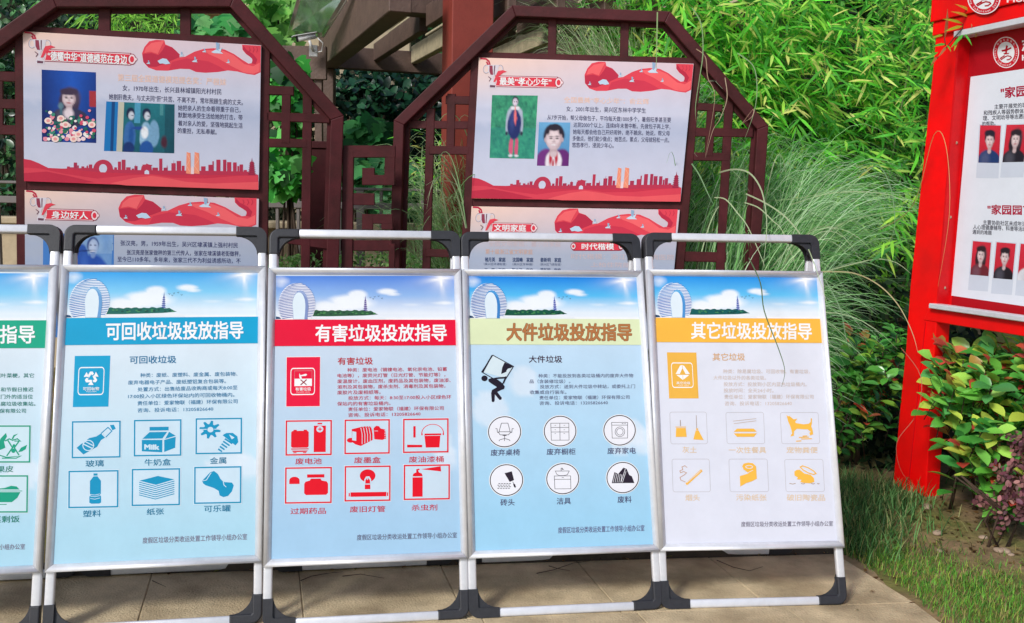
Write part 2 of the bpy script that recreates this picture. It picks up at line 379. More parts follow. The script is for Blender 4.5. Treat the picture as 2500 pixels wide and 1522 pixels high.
def make_stand(x, y, yaw, label, lean=LEAN):
    ex = np.array([math.cos(yaw), math.sin(yaw), 0]); nn = np.array([-math.sin(yaw), math.cos(yaw), 0])
    up = np.array([0, 0, 1.])*math.cos(lean)+nn*math.sin(lean)
    pl = Plane((x, y, .004), ex, up)
    root = thing('folding_sign', label, 'folding sign', pl.matrix(), group='folding waste sorting signs standing in a row on the paving')
    hx = WB/2; T = Matrix.Translation
    zf = -.019
    inst('frame_tube', SM['tt'], root, T((0, 0, zf))); inst('frame_tube', SM['tb'], root, T((0, 0, zf)))
    for s in (-1, 1): inst('frame_tube', SM['tv'], root, T((s*(hx-TW/2), 0, zf)))
    def elbows(mw, nm, H):
        for s in (0, 1):
            inst(nm, SM['el'], root, mw @ (T((-hx, H, 0)) if s == 0 else T((hx, H, 0)) @ Matrix.Rotation(math.pi, 4, 'Y')))
            inst(nm, SM['el'], root, mw @ (T((-hx, 0, 0)) @ Matrix.Rotation(math.pi, 4, 'X') if s == 0 else T((hx, 0, 0)) @ Matrix.Rotation(math.pi, 4, 'Z')))
    elbows(T((0, 0, zf)), 'corner_joint', HT)
    # rear frame: from the hinge near the top to the ground behind
    top = Vector((0, HT+.005, zf-.0215)); foot = Vector((0, .49*math.sin(lean), -.49*math.cos(lean)))
    dv = (top-foot); Lr = dv.length; dv.normalize(); rx = Vector((1, 0, 0)); rz = rx.cross(dv)
    mr = Matrix([[rx[i], dv[i], rz[i], foot[i]] for i in range(3)]+[[0, 0, 0, 1]])
    sc = Matrix.Scale(Lr/HT, 4, (0, 1, 0))
    inst('rear_tube', SM['tt'], root, mr @ T((0, Lr-HT, 0))); inst('rear_tube', SM['tb'], root, mr)
    for s in (-1, 1): inst('rear_tube', SM['tv'], root, mr @ T((s*(hx-TW/2), 0, 0)) @ sc)
    elbows(mr, 'rear_corner_joint', Lr)
    for s in (-1, 1): inst('hinge', SM['hinge'], root, T((s*(hx-.02), HT-.045, zf-.014)))
    inst('backing_panel', SM['back'], root)
    inst('snap_rail', SM['rh'], root, T((-hx, ZB, 0)))
    inst('snap_rail', SM['rh'], root, T((hx, ZB+HP, 0)) @ R2(math.pi))
    inst('snap_rail', SM['rv'], root, T((hx, ZB, 0)) @ R2(math.pi/2))
    inst('snap_rail', SM['rv'], root, T((-hx, ZB+HP, 0)) @ R2(-math.pi/2))
    return root, pl

BODY = (-WB/2+RW-.001, WB/2-RW+.001, ZB+RW-.001, ZB+HP-RW+.001)
def sky_art(a, top, mid, low, ringc, land, pag):
    def f(s, t):
        c = mixc(top, mid, t/.45) if t < .45 else mixc(mid, low, (t-.45)/.4)
        cl = 0
        n = fbm(s*9, t*4, 3)
        for cx, cy, rx, ry, st in ((.42, .60, .13, .17, 1.5), (.46, .45, .055, .13, 1.6), (.30, .72, .12, .16, 1.3), (.625, .36, .06, .075, 1.2), (.66, .42, .05, .05, .8), (.94, .62, .08, .05, .8), (.76, .66, .10, .03, .5), (.03, .12, .06, .2, .8), (.08, .5, .1, .3, .6), (.9, .72, .14, .03, .5)):
            d = ((s-cx)/rx)**2+((t-cy)/ry)**2; cl = max(cl, st*math.exp(-d*1.3)*(.35+1.1*n))
        cl = max(0, min(1, (cl-.22)*2.0)); c = mixc(c, S(244, 249, 253), cl*.93)
        dx, dy = (s-.925)*4.1, (t-.07); r = math.hypot(dx, dy); an = math.atan2(dy, dx)
        st = math.exp(-r*7)+.75*math.exp(-r*4.2)*max(0, math.cos(an*4+.6))**3; c = mixc(c, S(255, 255, 255), st*1.25)
        if t > .93: c = mixc(c, S(248, 250, 252), (t-.93)/.05)
        return c
    a.begin('sky_picture'); a.grid(84, 34, f, 1)
    # lake, wooded spit, pagoda, birds
    land_top = [(.215+.345*k/26, .80-.012*math.sin(k*1.9)-.018*vnoise(k*.8, 1, 4)+(.05*max(0, (k-20)/6)**2)) for k in range(27)]
    a.poly([(.20, .93)]+[(.2, .80)]+land_top+[(.575, .88), (.50, .905), (.40, .915), (.30, .925)], land, 2)
    dk = mixc(land, S(10, 40, 40), .55)
    for k in range(26):
        x = .22+.335*random.random(); y = .835+.045*random.random(); a.disc(x, y, .008, .017, dk if k % 2 else mixc(land, S(90, 170, 90), .45), 3, n=7)
    a.poly([(.2, .925), (.40, .93), (.55, .90), (.60, .93), (.62, .99), (.2, .99)], S(236, 243, 250), 2)
    for k in range(6):
        y = .795-.042*k; wd = .0135-.0012*k
        a.poly([(.503-wd, y), (.503+wd, y), (.503+wd*.6, y-.016), (.503-wd*.6, y-.016)], pag, 4)
        a.rect(.503-wd*.55, y-.034, .503+wd*.55, y-.014, mixc(pag, S(190, 200, 240), .35), 3)
    a.poly([(.5005, .56), (.5035, .45), (.5055, .56)], pag, 4)
    for x, y in ((.532, .50), (.548, .53), (.556, .485), (.578, .47), (.597, .52)): a.line([(x-.006, y-.015), (x, y+.01), (x+.003, y-.02)], .003, S(70, 90, 110), 3)
    # ring shaped tower
    a.begin('ring_tower_picture')
    cx, cy, rx, ry = .118, .66, .1035, .495
    dark, mid_, lite = ringc
    pts = []
    for k in range(61):
        t = math.radians(-220+260*k/60); x = cx+rx*math.cos(t); y = cy+ry*math.sin(t)
        pts.append((x, min(y, 1.0)))
    a.poly(pts, lite, 4)
    for k in range(22):
        y0 = .19+.0365*k; q = (y0-cy)/ry
        if abs(q) > .985: continue
        hw = rx*math.sqrt(1-q*q); tone = mixc(dark, mid_, random.random()*.45+(.2 if k < 10 else -.05)); bow = -.035*(1-abs(q)*.6)
        seg = [(cx-hw+2*hw*i/8, y0+bow*(1-((i-4)/4)**2)-.02*(i-4)/4) for i in range(9)]
        seg = [(x, min(y, .997)) for x, y in seg]
        a.line(seg, .0165, tone, 5)
    a.disc(.138, .655, .0445, .325, mid_, 6); a.poly([(.094, .66), (.182, .66), (.178, .995), (.098, .995)], mid_, 6)
    a.disc(.130, .665, .036, .285, S(226, 241, 250), 7); a.poly([(.0945, .67), (.166, .67), (.163, .995), (.100, .995)], S(226, 241, 250), 7.5)
    a.poly([(.150, .40), (.175, .52), (.184, .70), (.176, .995), (.160, .995), (.168, .72), (.163, .55)], mixc(dark, mid_, .6), 8)
    a.poly([(0, .93), (.02, .945), (.03, .985), (0, .99)], S(30, 70, 110), 4)

def poster_sheet(root, pl_map, ctop, cbot, clouds):
    x0, x1, y0, y1 = BODY
    a = Art(lambda x, y: (x, y), root, z0=.0012); a.gain = PAPER
    a.tf = lambda s, t: (x0+(x1-x0)*s, y1+(y0-y1)*t)
    a.begin('poster')
    def f(s, t):
        c = mixc(ctop, cbot, (t-.25)/.65)
        for cx, cy, r in clouds:
            d = math.hypot((s-cx)*.66, t-cy)/r+.25*(fbm(s*14, t*20, 8)-.5)
            if d < 1: c = mixc(c, S(232, 240, 250), .55*min(1, (1-d)*7))
        return c
    a.grid(36, 54, f, 0); a.flush(); return a.made[0]

def icons():
    I = {}
    def bottle(a, c, bgc):
        a.poly([(.10, .72), (.24, .90), (.52, .70), (.60, .52), (.70, .44), (.60, .34), (.50, .42), (.36, .46)], c, 3)
        a.poly([(.10, .72), (.24, .90), (.36, .81), (.21, .60)], c, 4)
        a.disc(.34, .66, .12, .15, bgc, 5); a.disc(.34, .66, .10, .125, c, 6); a.line([(.24, .62), (.42, .74)], .03, bgc, 7); a.line([(.27, .55), (.46, .68)], .025, bgc, 7)
        a.line([(.60, .34), (.74, .18), (.82, .28), (.70, .44)], .022, c, 3); a.poly([(.78, .12), (.86, .11), (.90, .22), (.83, .26)], c, 3)
        a.line([(.62, .36), (.70, .46)], .02, bgc, 7)
    def milk(a, c, bgc):
        a.rect(.33, .20, .73, .30, c, 3); a.poly([(.33, .34), (.70, .34), (.60, .52), (.18, .52)], c, 3); a.poly([(.74, .34), (.88, .45), (.66, .53)], c, 3)
        a.poly([(.17, .55), (.60, .56), (.60, .90), (.17, .86)], c, 3); a.poly([(.64, .56), (.88, .48), (.87, .78), (.64, .89)], c, 3)
        a.text('Milk', .23, .735, .53, .75, .17, bgc, 4, bold=.06)
    def metal(a, c, bgc):
        pts = []
        for k in range(32):
            an = 2*math.pi*k/32+.1; r = 1 if (k % 4) in (0, 1) else .62; pts.append((.31+.25*r*math.cos(an)*.92, .32+.25*r*math.sin(an)))
        a.poly(pts, c, 3); a.disc(.32, .32, .065, .075, bgc, 4); a.line([(.08, .31), (.24, .31)], .02, bgc, 4); a.line([(.4, .31), (.56, .31)], .02, bgc, 4)
        a.poly([(.58, .48), (.66, .42), (.80, .42), (.90, .52), (.92, .68), (.86, .77)], c, 3); a.poly([(.72, .46), (.84, .55), (.78, .60)], bgc, 4)
        for k in range(5): a.poly([(.64-.035*k, .56+.07*k), (.80-.055*k, .70+.055*k), (.78-.055*k, .735+.055*k), (.62-.035*k, .60+.07*k)], c, 3)
    def pet(a, c, bgc):
        a.rect(.50, .08, .58, .14, c, 3)
        a.poly([(.50, .16), (.58, .16), (.62, .23), (.65, .28), (.65, .62), (.63, .66), (.655, .70), (.655, .86), (.62, .89), (.46, .89), (.42, .86), (.42, .70), (.45, .66), (.43, .62), (.43, .28), (.46, .23)], c, 3)
        for y in (.64, .685, .75): a.line([(.44, y), (.53, y+.02), (.63, y-.01)], .014, bgc, 4)
    def paper(a, c, bgc):
        a.poly([(.16, .32), (.54, .20), (.88, .30), (.50, .44)], c, 3)
        for k in range(7): a.line([(.155, .36+.057*k), (.49, .48+.057*k), (.885, .345+.057*k)], .022, c, 3)
    def can(a, c, bgc):
        a.poly([(.17, .38), (.34, .15), (.42, .12), (.50, .20), (.56, .34), (.62, .42), (.80, .44), (.84, .52), (.80, .68), (.72, .80), (.62, .83), (.54, .78), (.52, .66), (.42, .58), (.24, .50), (.19, .45)], c, 3)
        a.line([(.18, .38), (.26, .36), (.36, .16)], .018, bgc, 4); a.line([(.62, .42), (.63, .50), (.68, .56)], .018, bgc, 4)
    def battery(a, c, bgc):
        a.rrect(.12, .30, .50, .78, .05, c, 3); a.rect(.17, .27, .24, .30, c, 3); a.rect(.39, .27, .46, .30, c, 3); a.rect(.12, .80, .50, .83, c, 3)
        a.poly([(.13, .86), (.49, .86), (.45, .90), (.17, .90)], c, 3); a.rect(.17, .91, .24, .935, c, 3); a.rect(.38, .91, .45, .935, c, 3)
        a.rect(.61, .16, .87, .91, c, 3); a.rect(.69, .08, .79, .12, c, 3); a.disc(.74, .26, .075, .09, bgc, 4); a.line([(.70, .26), (.785, .26)], .025, c, 5); a.line([(.743, .21), (.743, .31)], .022, c, 5)
    def cartridge(a, c, bgc):
        a.disc(.14, .60, .085, .07, c, 3); a.poly([(.16, .28), (.42, .20), (.56, .20), (.62, .30), (.62, .60), (.36, .77), (.24, .72), (.17, .65)], c, 3)
        a.poly([(.17, .34), (.26, .36), (.26, .62), (.17, .60)], bgc, 4)
        for k in range(5): x = .36+.06*k; a.line([(x, .24), (x+.03, .44), (x+.03, .72-.03*k)], .014, bgc, 4); a.line([(x+.03, .22), (x+.07, .21)], .014, bgc, 4)
        a.poly([(.64, .26), (.70, .19), (.76, .20), (.80, .27), (.90, .30), (.92, .56), (.84, .60), (.66, .58)], c, 3)
        for k in range(6): a.line([(.88, .32+.05*k), (.93, .34+.05*k)], .012, bgc, 4)
        a.line([(.66, .34), (.74, .34)], .014, bgc, 4)
    def paint(a, c, bgc):
        a.rect(.225, .22, .275, .55, c, 3); a.poly([(.09, .76), (.42, .77), (.42, .84), (.09, .84)], c, 3)
        a.poly([(.47, .44), (.84, .44), (.84, .48), (.82, .50), (.80, .85), (.50, .85), (.47, .50)], c, 3); a.line([(.48, .50), (.83, .50)], .014, bgc, 4)
        a.arc(.65, .44, .24, .27, .018, c, 3, 180, 360, 20); a.rect(.40, .43, .43, .49, c, 3); a.rect(.87, .43, .90, .49, c, 3)
    def pills(a, c, bgc):
        a.poly([(.09, .46), (.09, .36)]+[(.20-.11*math.cos(math.radians(180*k/10)), .36-.10*math.sin(math.radians(180*k/10))) for k in range(11)]+[(.31, .46)], c, 3)
        a.rect(.47, .20, .84, .29, c, 3); a.poly([(.55, .32), (.76, .32), (.78, .37), (.89, .40), (.92, .46), (.92, .72), (.88, .77), (.45, .77), (.41, .72), (.41, .46), (.44, .40), (.53, .37)], c, 3)
    def lamp(a, c, bgc):
        a.disc(.50, .28, .17, .18, c, 3); a.poly([(.425, .50), (.43, .38), (.47, .30), (.54, .30), (.575, .38), (.58, .50)], bgc, 4); a.poly([(.45, .50), (.455, .40), (.50, .33), (.55, .40), (.555, .50)], c, 5); a.line([(.50, .33), (.50, .40)], .02, bgc, 6)
        a.rect(.44, .53, .56, .66, c, 3); a.rect(.13, .745, .91, .87, c, 3); a.rect(.09, .76, .115, .86, c, 3); a.rect(.925, .76, .95, .86, c, 3)
    def spray(a, c, bgc):
        a.rect(.19, .36, .41, .91, c, 3); a.poly([(.19, .33), (.21, .25), (.27, .22), (.27, .13), (.33, .11), (.35, .14), (.31, .16), (.33, .22), (.39, .25), (.41, .33)], c, 3)
        a.poly([(.38, .13), (.80, .05), (.81, .20)], c, 3)
    def chair(a, c, bgc):
        w_ = .016
        a.line([(.40, .22), (.60, .22), (.67, .50), (.33, .50)], w_, c, 3, close=True); a.line([(.31, .50), (.36, .60), (.62, .60), (.70, .50)], w_, c, 3)
        a.line([(.22, .40), (.27, .40), (.28, .52), (.34, .54)], w_, c, 3); a.line([(.78, .40), (.73, .40), (.72, .52), (.66, .54)], w_, c, 3)
        a.line([(.50, .60), (.50, .72)], w_, c, 3); a.rect(.44, .60, .56, .63, c, 3); a.line([(.33, .80), (.36, .76), (.50, .72), (.64, .76), (.67, .80)], w_, c, 3); a.line([(.5, .72), (.5, .80)], w_, c, 3)
    def cabinet(a, c, bgc):
        w_ = .014; a.line([(.21, .24), (.77, .24), (.78, .80), (.23, .80)], w_, c, 3, close=True); a.line([(.49, .24), (.50, .80)], w_, c, 3); a.line([(.21, .38), (.77, .38)], w_, c, 3); a.line([(.22, .53), (.77, .53)], w_, c, 3)
        for x in (.35, .63):
            for y in (.31, .455, .58): a.line([(x-.02, y), (x+.02, y)], .012, c, 3)
    def washer(a, c, bgc):
        w_ = .014; a.line([(.25, .24), (.75, .24), (.75, .76), (.27, .76)], w_, c, 3, close=True); a.line([(.25, .33), (.75, .33)], w_, c, 3)
        a.arc(.51, .55, .15, .16, w_, c, 3); a.arc(.51, .55, .10, .11, w_, c, 3); a.line([(.57, .28), (.62, .28)], .015, c, 3); a.line([(.65, .28), (.69, .28)], .015, c, 3)
    def bricks(a, c, bgc):
        a.poly([(.44, .28), (.66, .22), (.73, .50), (.60, .56)], c, 3); a.line([(.69, .55), (.72, .62)], .015, c, 3); a.poly([(.70, .62), (.75, .62), (.79, .71), (.77, .75), (.73, .72)], c, 3)
        for r in range(4):
            for k in range(5): x = .26+.08*k-.03*(r % 2); a.rect(x, .60+.05*r, x+.055, .62+.05*r, c, 3)
    def basin(a, c, bgc):
        w_ = .014; a.line([(.27, .25), (.70, .25), (.64, .37), (.54, .40), (.40, .40), (.32, .36)], w_, c, 3, close=True); a.line([(.45, .24), (.45, .16), (.49, .16), (.49, .20), (.53, .20)], w_*1.3, c, 3)
        a.line([(.24, .41), (.74, .41), (.75, .83), (.26, .83)], w_, c, 3, close=True); a.line([(.24, .52), (.75, .52)], w_, c, 3); a.line([(.47, .46), (.53, .46)], .014, c, 3)
    def scrap(a, c, bgc):
        a.poly([(.16, .68), (.24, .32), (.36, .38), (.52, .18), (.62, .22), (.70, .42), (.78, .46), (.86, .68)], c, 3)
        for k in range(5): a.line([(.20+.06*k, .66), (.27+.05*k, .36+.01*k)], .013, bgc, 4)
        a.line([(.44, .66), (.58, .22)], .016, bgc, 4); a.line([(.49, .66), (.60, .30)], .014, bgc, 4)
    def broom(a, c, bgc):
        o = S(170, 150, 140); a.poly([(.16, .50), (.42, .50), (.44, .78), (.14, .78)], c, 3); a.line([(.14, .47), (.43, .47)], .022, c, 3); a.line([(.28, .25), (.28, .44)], .02, o, 3)
        a.line([(.72, .10), (.72, .52)], .014, o, 3); a.disc(.73, .54, .03, .03, c, 3); a.poly([(.69, .58), (.77, .58), (.90, .88), (.62, .86)], c, 3)
    def lunchbox(a, c, bgc):
        a.poly([(.28, .52), (.72, .52), (.80, .62), (.19, .62)], c, 3); a.poly([(.19, .67), (.80, .67), (.72, .78), (.27, .78)], c, 3)
        o = S(200, 170, 140); a.line([(.18, .28), (.80, .20)], .012, o, 3); a.line([(.20, .36), (.80, .27)], .012, o, 3)
    def dog(a, c, bgc):
        a.poly([(.16, .08), (.20, .12), (.24, .11), (.34, .22), (.44, .20), (.38, .30), (.40, .34), (.60, .38), (.74, .36), (.79, .30), (.80, .18), (.83, .20), (.82, .36), (.80, .44), (.83, .56), (.84, .70), (.76, .74), (.74, .66), (.78, .62), (.70, .54), (.60, .54), (.42, .52), (.34, .60), (.33, .74), (.25, .77), (.25, .72), (.29, .68), (.27, .54), (.24, .42), (.20, .30)], c, 3)
        for x0, x1, y in ((.46, .72, .80), (.52, .80, .85), (.38, .52, .92), (.56, .68, .76)): a.line([(x0, y), (x1, y-.01)], .03, c, 3)
    def cigarette(a, c, bgc):
        a.poly([(.34, .74), (.77, .31), (.81, .37), (.38, .80)], c, 3); a.line([(.38, .72), (.76, .36)], .014, bgc, 4)
        o = S(200, 150, 110); a.line([(.40, .26), (.34, .20), (.26, .24), (.28, .32), (.20, .36), (.22, .42), (.30, .38), (.38, .42), (.32, .48), (.20, .56), (.22, .64), (.34, .70)], .016, o, 3)
    def tissue(a, c, bgc):
        a.poly([(.34, .22), (.38, .14), (.50, .11), (.62, .13), (.70, .22), (.71, .60), (.58, .68), (.42, .74), (.27, .84), (.27, .52), (.50, .44), (.40, .34), (.35, .30)], c, 3)
        a.disc(.52, .24, .16, .09, c, 4); a.arc(.52, .24, .09, .045, .02, bgc, 5); a.line([(.35, .25), (.36, .34), (.48, .42), (.62, .34)], .014, bgc, 5)
    def pottery(a, c, bgc):
        a.poly([(.24, .38), (.30, .33), (.38, .32), (.50, .44), (.66, .48), (.74, .58), (.75, .70), (.64, .74), (.46, .73), (.38, .70), (.42, .63), (.30, .62), (.32, .56), (.24, .50)], c, 3)
        for k in range(1): a.line([(.40, .24), (.46, .20), (.60, .26), (.74, .36), (.80, .44), (.74, .47), (.60, .42), (.46, .32)], .03, c, 4, close=True)
        for x0, x1 in ((.10, .26), (.40, .50), (.66, .76), (.82, .88)): a.line([(x0, .74), ((x0+x1)/2, .765), (x1, .745)], .018, S(180, 150, 120), 3)
    def apple(a, c, bgc):
        a.line([(.46, .42), (.55, .36), (.62, .40), (.72, .36), (.78, .42), (.66, .42)], .03, c, 3); a.line([(.52, .40), (.62, .60), (.50, .82)], .03, c, 3); a.line([(.76, .42), (.66, .60), (.76, .80)], .03, c, 3)
        a.disc(.64, .68, .045, .06, c, 3); a.disc(.65, .55, .03, .05, c, 3); a.poly([(.60, .36), (.64, .26), (.74, .22), (.66, .30), (.63, .38)], c, 3); a.poly([(.74, .72), (.80, .60), (.93, .52), (.90, .64), (.82, .70)], c, 3)
        a.poly([(.30, .62), (.36, .36), (.48, .20), (.50, .30), (.44, .44), (.47, .60), (.36, .66)], c, 3); a.line([(.30, .78), (.50, .86), (.80, .82), (.70, .88), (.40, .88)], .028, c, 3)
    def rice(a, c, bgc):
        a.poly([(.18, .38), (.50, .34), (.64, .28), (.76, .30), (.82, .38)], c, 3); a.line([(.06, .42), (.88, .42)], .018, c, 3); a.poly([(.12, .45), (.84, .45), (.78, .60), (.66, .72), (.30, .72), (.18, .58)], c, 3); a.line([(.25, .78), (.55, .78)], .02, c, 3)
    for f in (bottle, milk, metal, pet, paper, can, battery, cartridge, paint, pills, lamp, spray, chair, cabinet, washer, bricks, basin, scrap, broom, lunchbox, dog, cigarette, tissue, pottery, apple, rice): I[f.__name__] = f
    return I
IC = icons()
def stand_art(root, pl, corners, spec):
    """corners: where the photograph shows the four outer corners of the snap frame"""
    H = Homo(corners, [(-WB/2, ZB+HP), (WB/2, ZB+HP), (WB/2, ZB), (-WB/2, ZB)])
    sheet = poster_sheet(root, None, spec['ctop'], spec['cbot'], spec['clouds'])
    x0b, x1b, y0b, y1b = BODY
    def mp(x, y):
        u, v = H(x, y); return (min(max(u, x0b), x1b), min(max(v, y0b), y1b))
    a = Art(mp, sheet, z0=.0013); a.gain = PAPER
    v1 = spec['v1']; v2 = spec['v2']
    a.view(*v1); a.quad(spec['sky']); sky_art(a, *spec['skyc'])
    a.begin('title_band'); a.view(*v1); a.poly(spec['band'], spec['bandc'], 5)
    t = spec['title']; a.begin('title_text')
    if spec.get('outline'): a.text(t[0], t[1], t[2], t[3], t[4], t[5], spec['outline'], 6, bold=.040)
    a.text(t[0], t[1], t[2], t[3], t[4], t[5], spec['titlec'], 8, bold=.022)
    a.begin('body_text')
    for l in spec['head']: a.text(*l, spec['headc'], 2, bold=.013)
    for l in spec['body']: a.text(*l, spec['bodyc'], 2, bold=.007)
    if 'block' in spec: a.begin('category_mark'); a.quad(spec['block'], base=(lambda x, y, sc=v1: (x/sc[0]+sc[1], y/sc[0]+sc[2]))); spec['mark'](a)
    a.view(*v2)
    for (ic, q, style, lab) in spec['icons']:
        a.begin('pictogram', lab); a.tf = (lambda x, y, sc=v2: (x/sc[0]+sc[1], y/sc[0]+sc[2]))
        if style == 'circle':
            cx, cy, rx, ry = q; a.disc(cx, cy, rx+6, ry+6, WH, 1, 48); a.disc(cx, cy, rx-2, ry-2, S(240, 242, 250), 2, 48); a.arc(cx, cy, rx-2, ry-2, 6, S(34, 30, 48), 3, n=48)
            a.quad([(cx-rx, cy-ry), (cx+rx, cy-ry), (cx+rx, cy+ry), (cx-rx, cy+ry)]); IC[ic](a, S(44, 34, 50), S(240, 242, 250))
        elif style == 'box':
            x0, y0, x1, y1 = q; a.rect(x0-5, y0-5, x1+5, y1+5, mixc(spec['cbot'], WH, .55), 1); a.rect(x0+4, y0+4, x1-4, y1-4, spec['inner'], 2); a.line([(x0+5, y0+5), (x1-5, y0+5), (x1-5, y1-5), (x0+5, y1-5)], 10, spec['iconc'], 3, close=True)
            a.quad([(x0, y0), (x1, y0), (x1, y1), (x0, y1)]); IC[ic](a, spec['iconc'], spec['inner'])
        else:
            x0, y0, x1, y1 = q; a.rrect(x0, y0, x1, y1, 14, S(190, 186, 190), 1, wd=2.4, skew=.05)
            a.quad([(x0, y0), (x1, y0), (x1+10, y1), (x0+10, y1)]); IC[ic](a, spec['iconc'], spec['inner'])
    for l in spec['caps']: a.begin('caption'); a.tf = (lambda x, y, sc=v2: (x/sc[0]+sc[1], y/sc[0]+sc[2])); a.text(*l, spec['capc'], 2, bold=.008)
    a.begin('issuer_text')
    for l in spec['foot']: a.text(*l, spec['footc'], 2, bold=.005)
    a.flush(); return sheet
def frame_mark(a, c, edge=WH):
    a.poly([(0, 0), (1, 0), (1, 1), (0, 1)], c, 1); a.rrect(.13, .23, .84, .76, .07, edge, 2, wd=.022)
def mark_recycle(a):
    c = S(0, 164, 212); frame_mark(a, c)
    def tri(r, cut):
        o_ = []
        for k in range(3):
            A = math.radians(-90+120*k); B = math.radians(-90+120*(k+1)); Z_ = math.radians(-90+120*(k-1)); v_ = (math.cos(A), math.sin(A))
            for q in (Z_, B): o_.append((.485+.215*r*(v_[0]*(1-cut)+math.cos(q)*cut), .435+.150*r*(v_[1]*(1-cut)+math.sin(q)*cut)))
        return o_
    a.poly(tri(1.12, .17), WH, 3); a.poly(tri(.50, .02), c, 4)
    for k in range(3):
        A = math.radians(-62+120*k); p0 = (.485+.06*math.cos(A), .435+.042*math.sin(A)); p1 = (.485+.30*math.cos(A+.25), .435+.21*math.sin(A+.25)); a.line([p0, p1], .022, c, 5)
        q_ = (.485+.165*math.cos(A+.55), .435+.116*math.sin(A+.55)); a.poly([(q_[0]+.085*math.cos(A+.15+w_), q_[1]+.06*math.sin(A+.15+w_)) for w_ in (1.6, 3.5, 5.5)], WH, 6)
    for k in range(0):
        A = math.radians(-90+120*k)
        def rp(x, y): X = x*math.cos(A)-y*math.sin(A); Y = x*math.sin(A)+y*math.cos(A); return (.485+X*.25, .42+Y*.17)
        a.poly([rp(.93, -.50), rp(.93, .05), rp(.60, .62), rp(.28, .44), rp(.50, .02), rp(.30, -.10)][::1], WH, 3)
        a.line([rp(1.0, .05), rp(.2, .02)], .012, c, 4)
    a.text('可回收物', .27, .645, .72, .645, .068, WH, 3, bold=.02); a.text('Recyclable', .37, .70, .65, .70, .03, WH, 3)
def mark_hazard(a):
    c = S(238, 6, 62); a.poly([(-.012, -.01), (1.012, -.01), (1.012, 1.01), (-.012, 1.01)], mixc(WH, c, .05), 0); frame_mark(a, c)
    a.line([(.24, .28), (.76, .28), (.76, .45), (.24, .45)], .012, S(220, 120, 130), 3, close=True); a.rect(.24, .44, .76, .59, WH, 3)
    a.poly([(.38, .33), (.42, .37), (.58, .34), (.62, .36), (.58, .385), (.44, .39), (.45, .42), (.41, .44), (.38, .40)], WH, 5)
    a.line([(.42, .40), (.46, .47)], .03, WH, 5)
    a.line([(.42, .46), (.60, .565)], .022, S(150, 10, 40), 6); a.line([(.60, .46), (.42, .565)], .022, S(150, 10, 40), 6)
    a.text('有害垃圾', .27, .65, .73, .65, .068, WH, 3, bold=.02); a.text('Harmful waste', .30, .708, .70, .708, .028, WH, 3)
def mark_other(a):
    c = S(242, 186, 76); frame_mark(a, c)
    a.poly([(.48, .275), (.56, .29), (.74, .47), (.60, .47), (.50, .34), (.40, .47), (.26, .47), (.42, .29)], WH, 3)
    a.line([(.50, .29), (.50, .36)], .012, c, 4); a.poly([(.28, .49), (.72, .49), (.58, .56), (.49, .60), (.42, .56)], WH, 3); a.line([(.50, .50), (.50, .59)], .014, c, 4)
    a.text('其它垃圾', .27, .665, .74, .665, .06, WH, 3, bold=.02); a.text('Other waste', .33, .72, .68, .72, .026, WH, 3)
V1A = (3.5713, 0, 640); V2A = (2.8742, 0, 1000)
BLUE = S(0, 150, 196); GRN = S(0, 160, 128)
SKB = (S(36, 160, 236), S(128, 206, 246), S(228, 242, 252), (S(52, 118, 194), S(128, 184, 228), S(248, 252, 255)), S(22, 104, 92), S(40, 70, 160))
stands = {}
lbl = {'A': 'folding sign with blue title band, recycling symbol and blue bottle, milk carton and paper pictograms',
 'B': 'folding sign with red title band and red battery, ink cartridge and spray can pictograms',
 'C': 'folding sign with pale yellow band, brown title and a black figure carrying a box',
 'D': 'folding sign with orange band, right end of the row beside the tall grass',
 'G': 'folding sign with green title band, cut off by the left edge of the photo'}
POSE = {'A': (-1.0802, 2.8864, .1855, -.0032), 'B': (-.4344, 2.9572, .1671, .0047), 'C': (.2005, 3.0616, .1566, .0072), 'D': (.8309, 3.1465, .1049, -.0087), 'G': (-1.7229, 2.7625, .195, 0)}
for k_, (x, y, ya, dl) in POSE.items(): stands[k_] = make_stand(x, y, ya, lbl[k_], LEAN+dl)
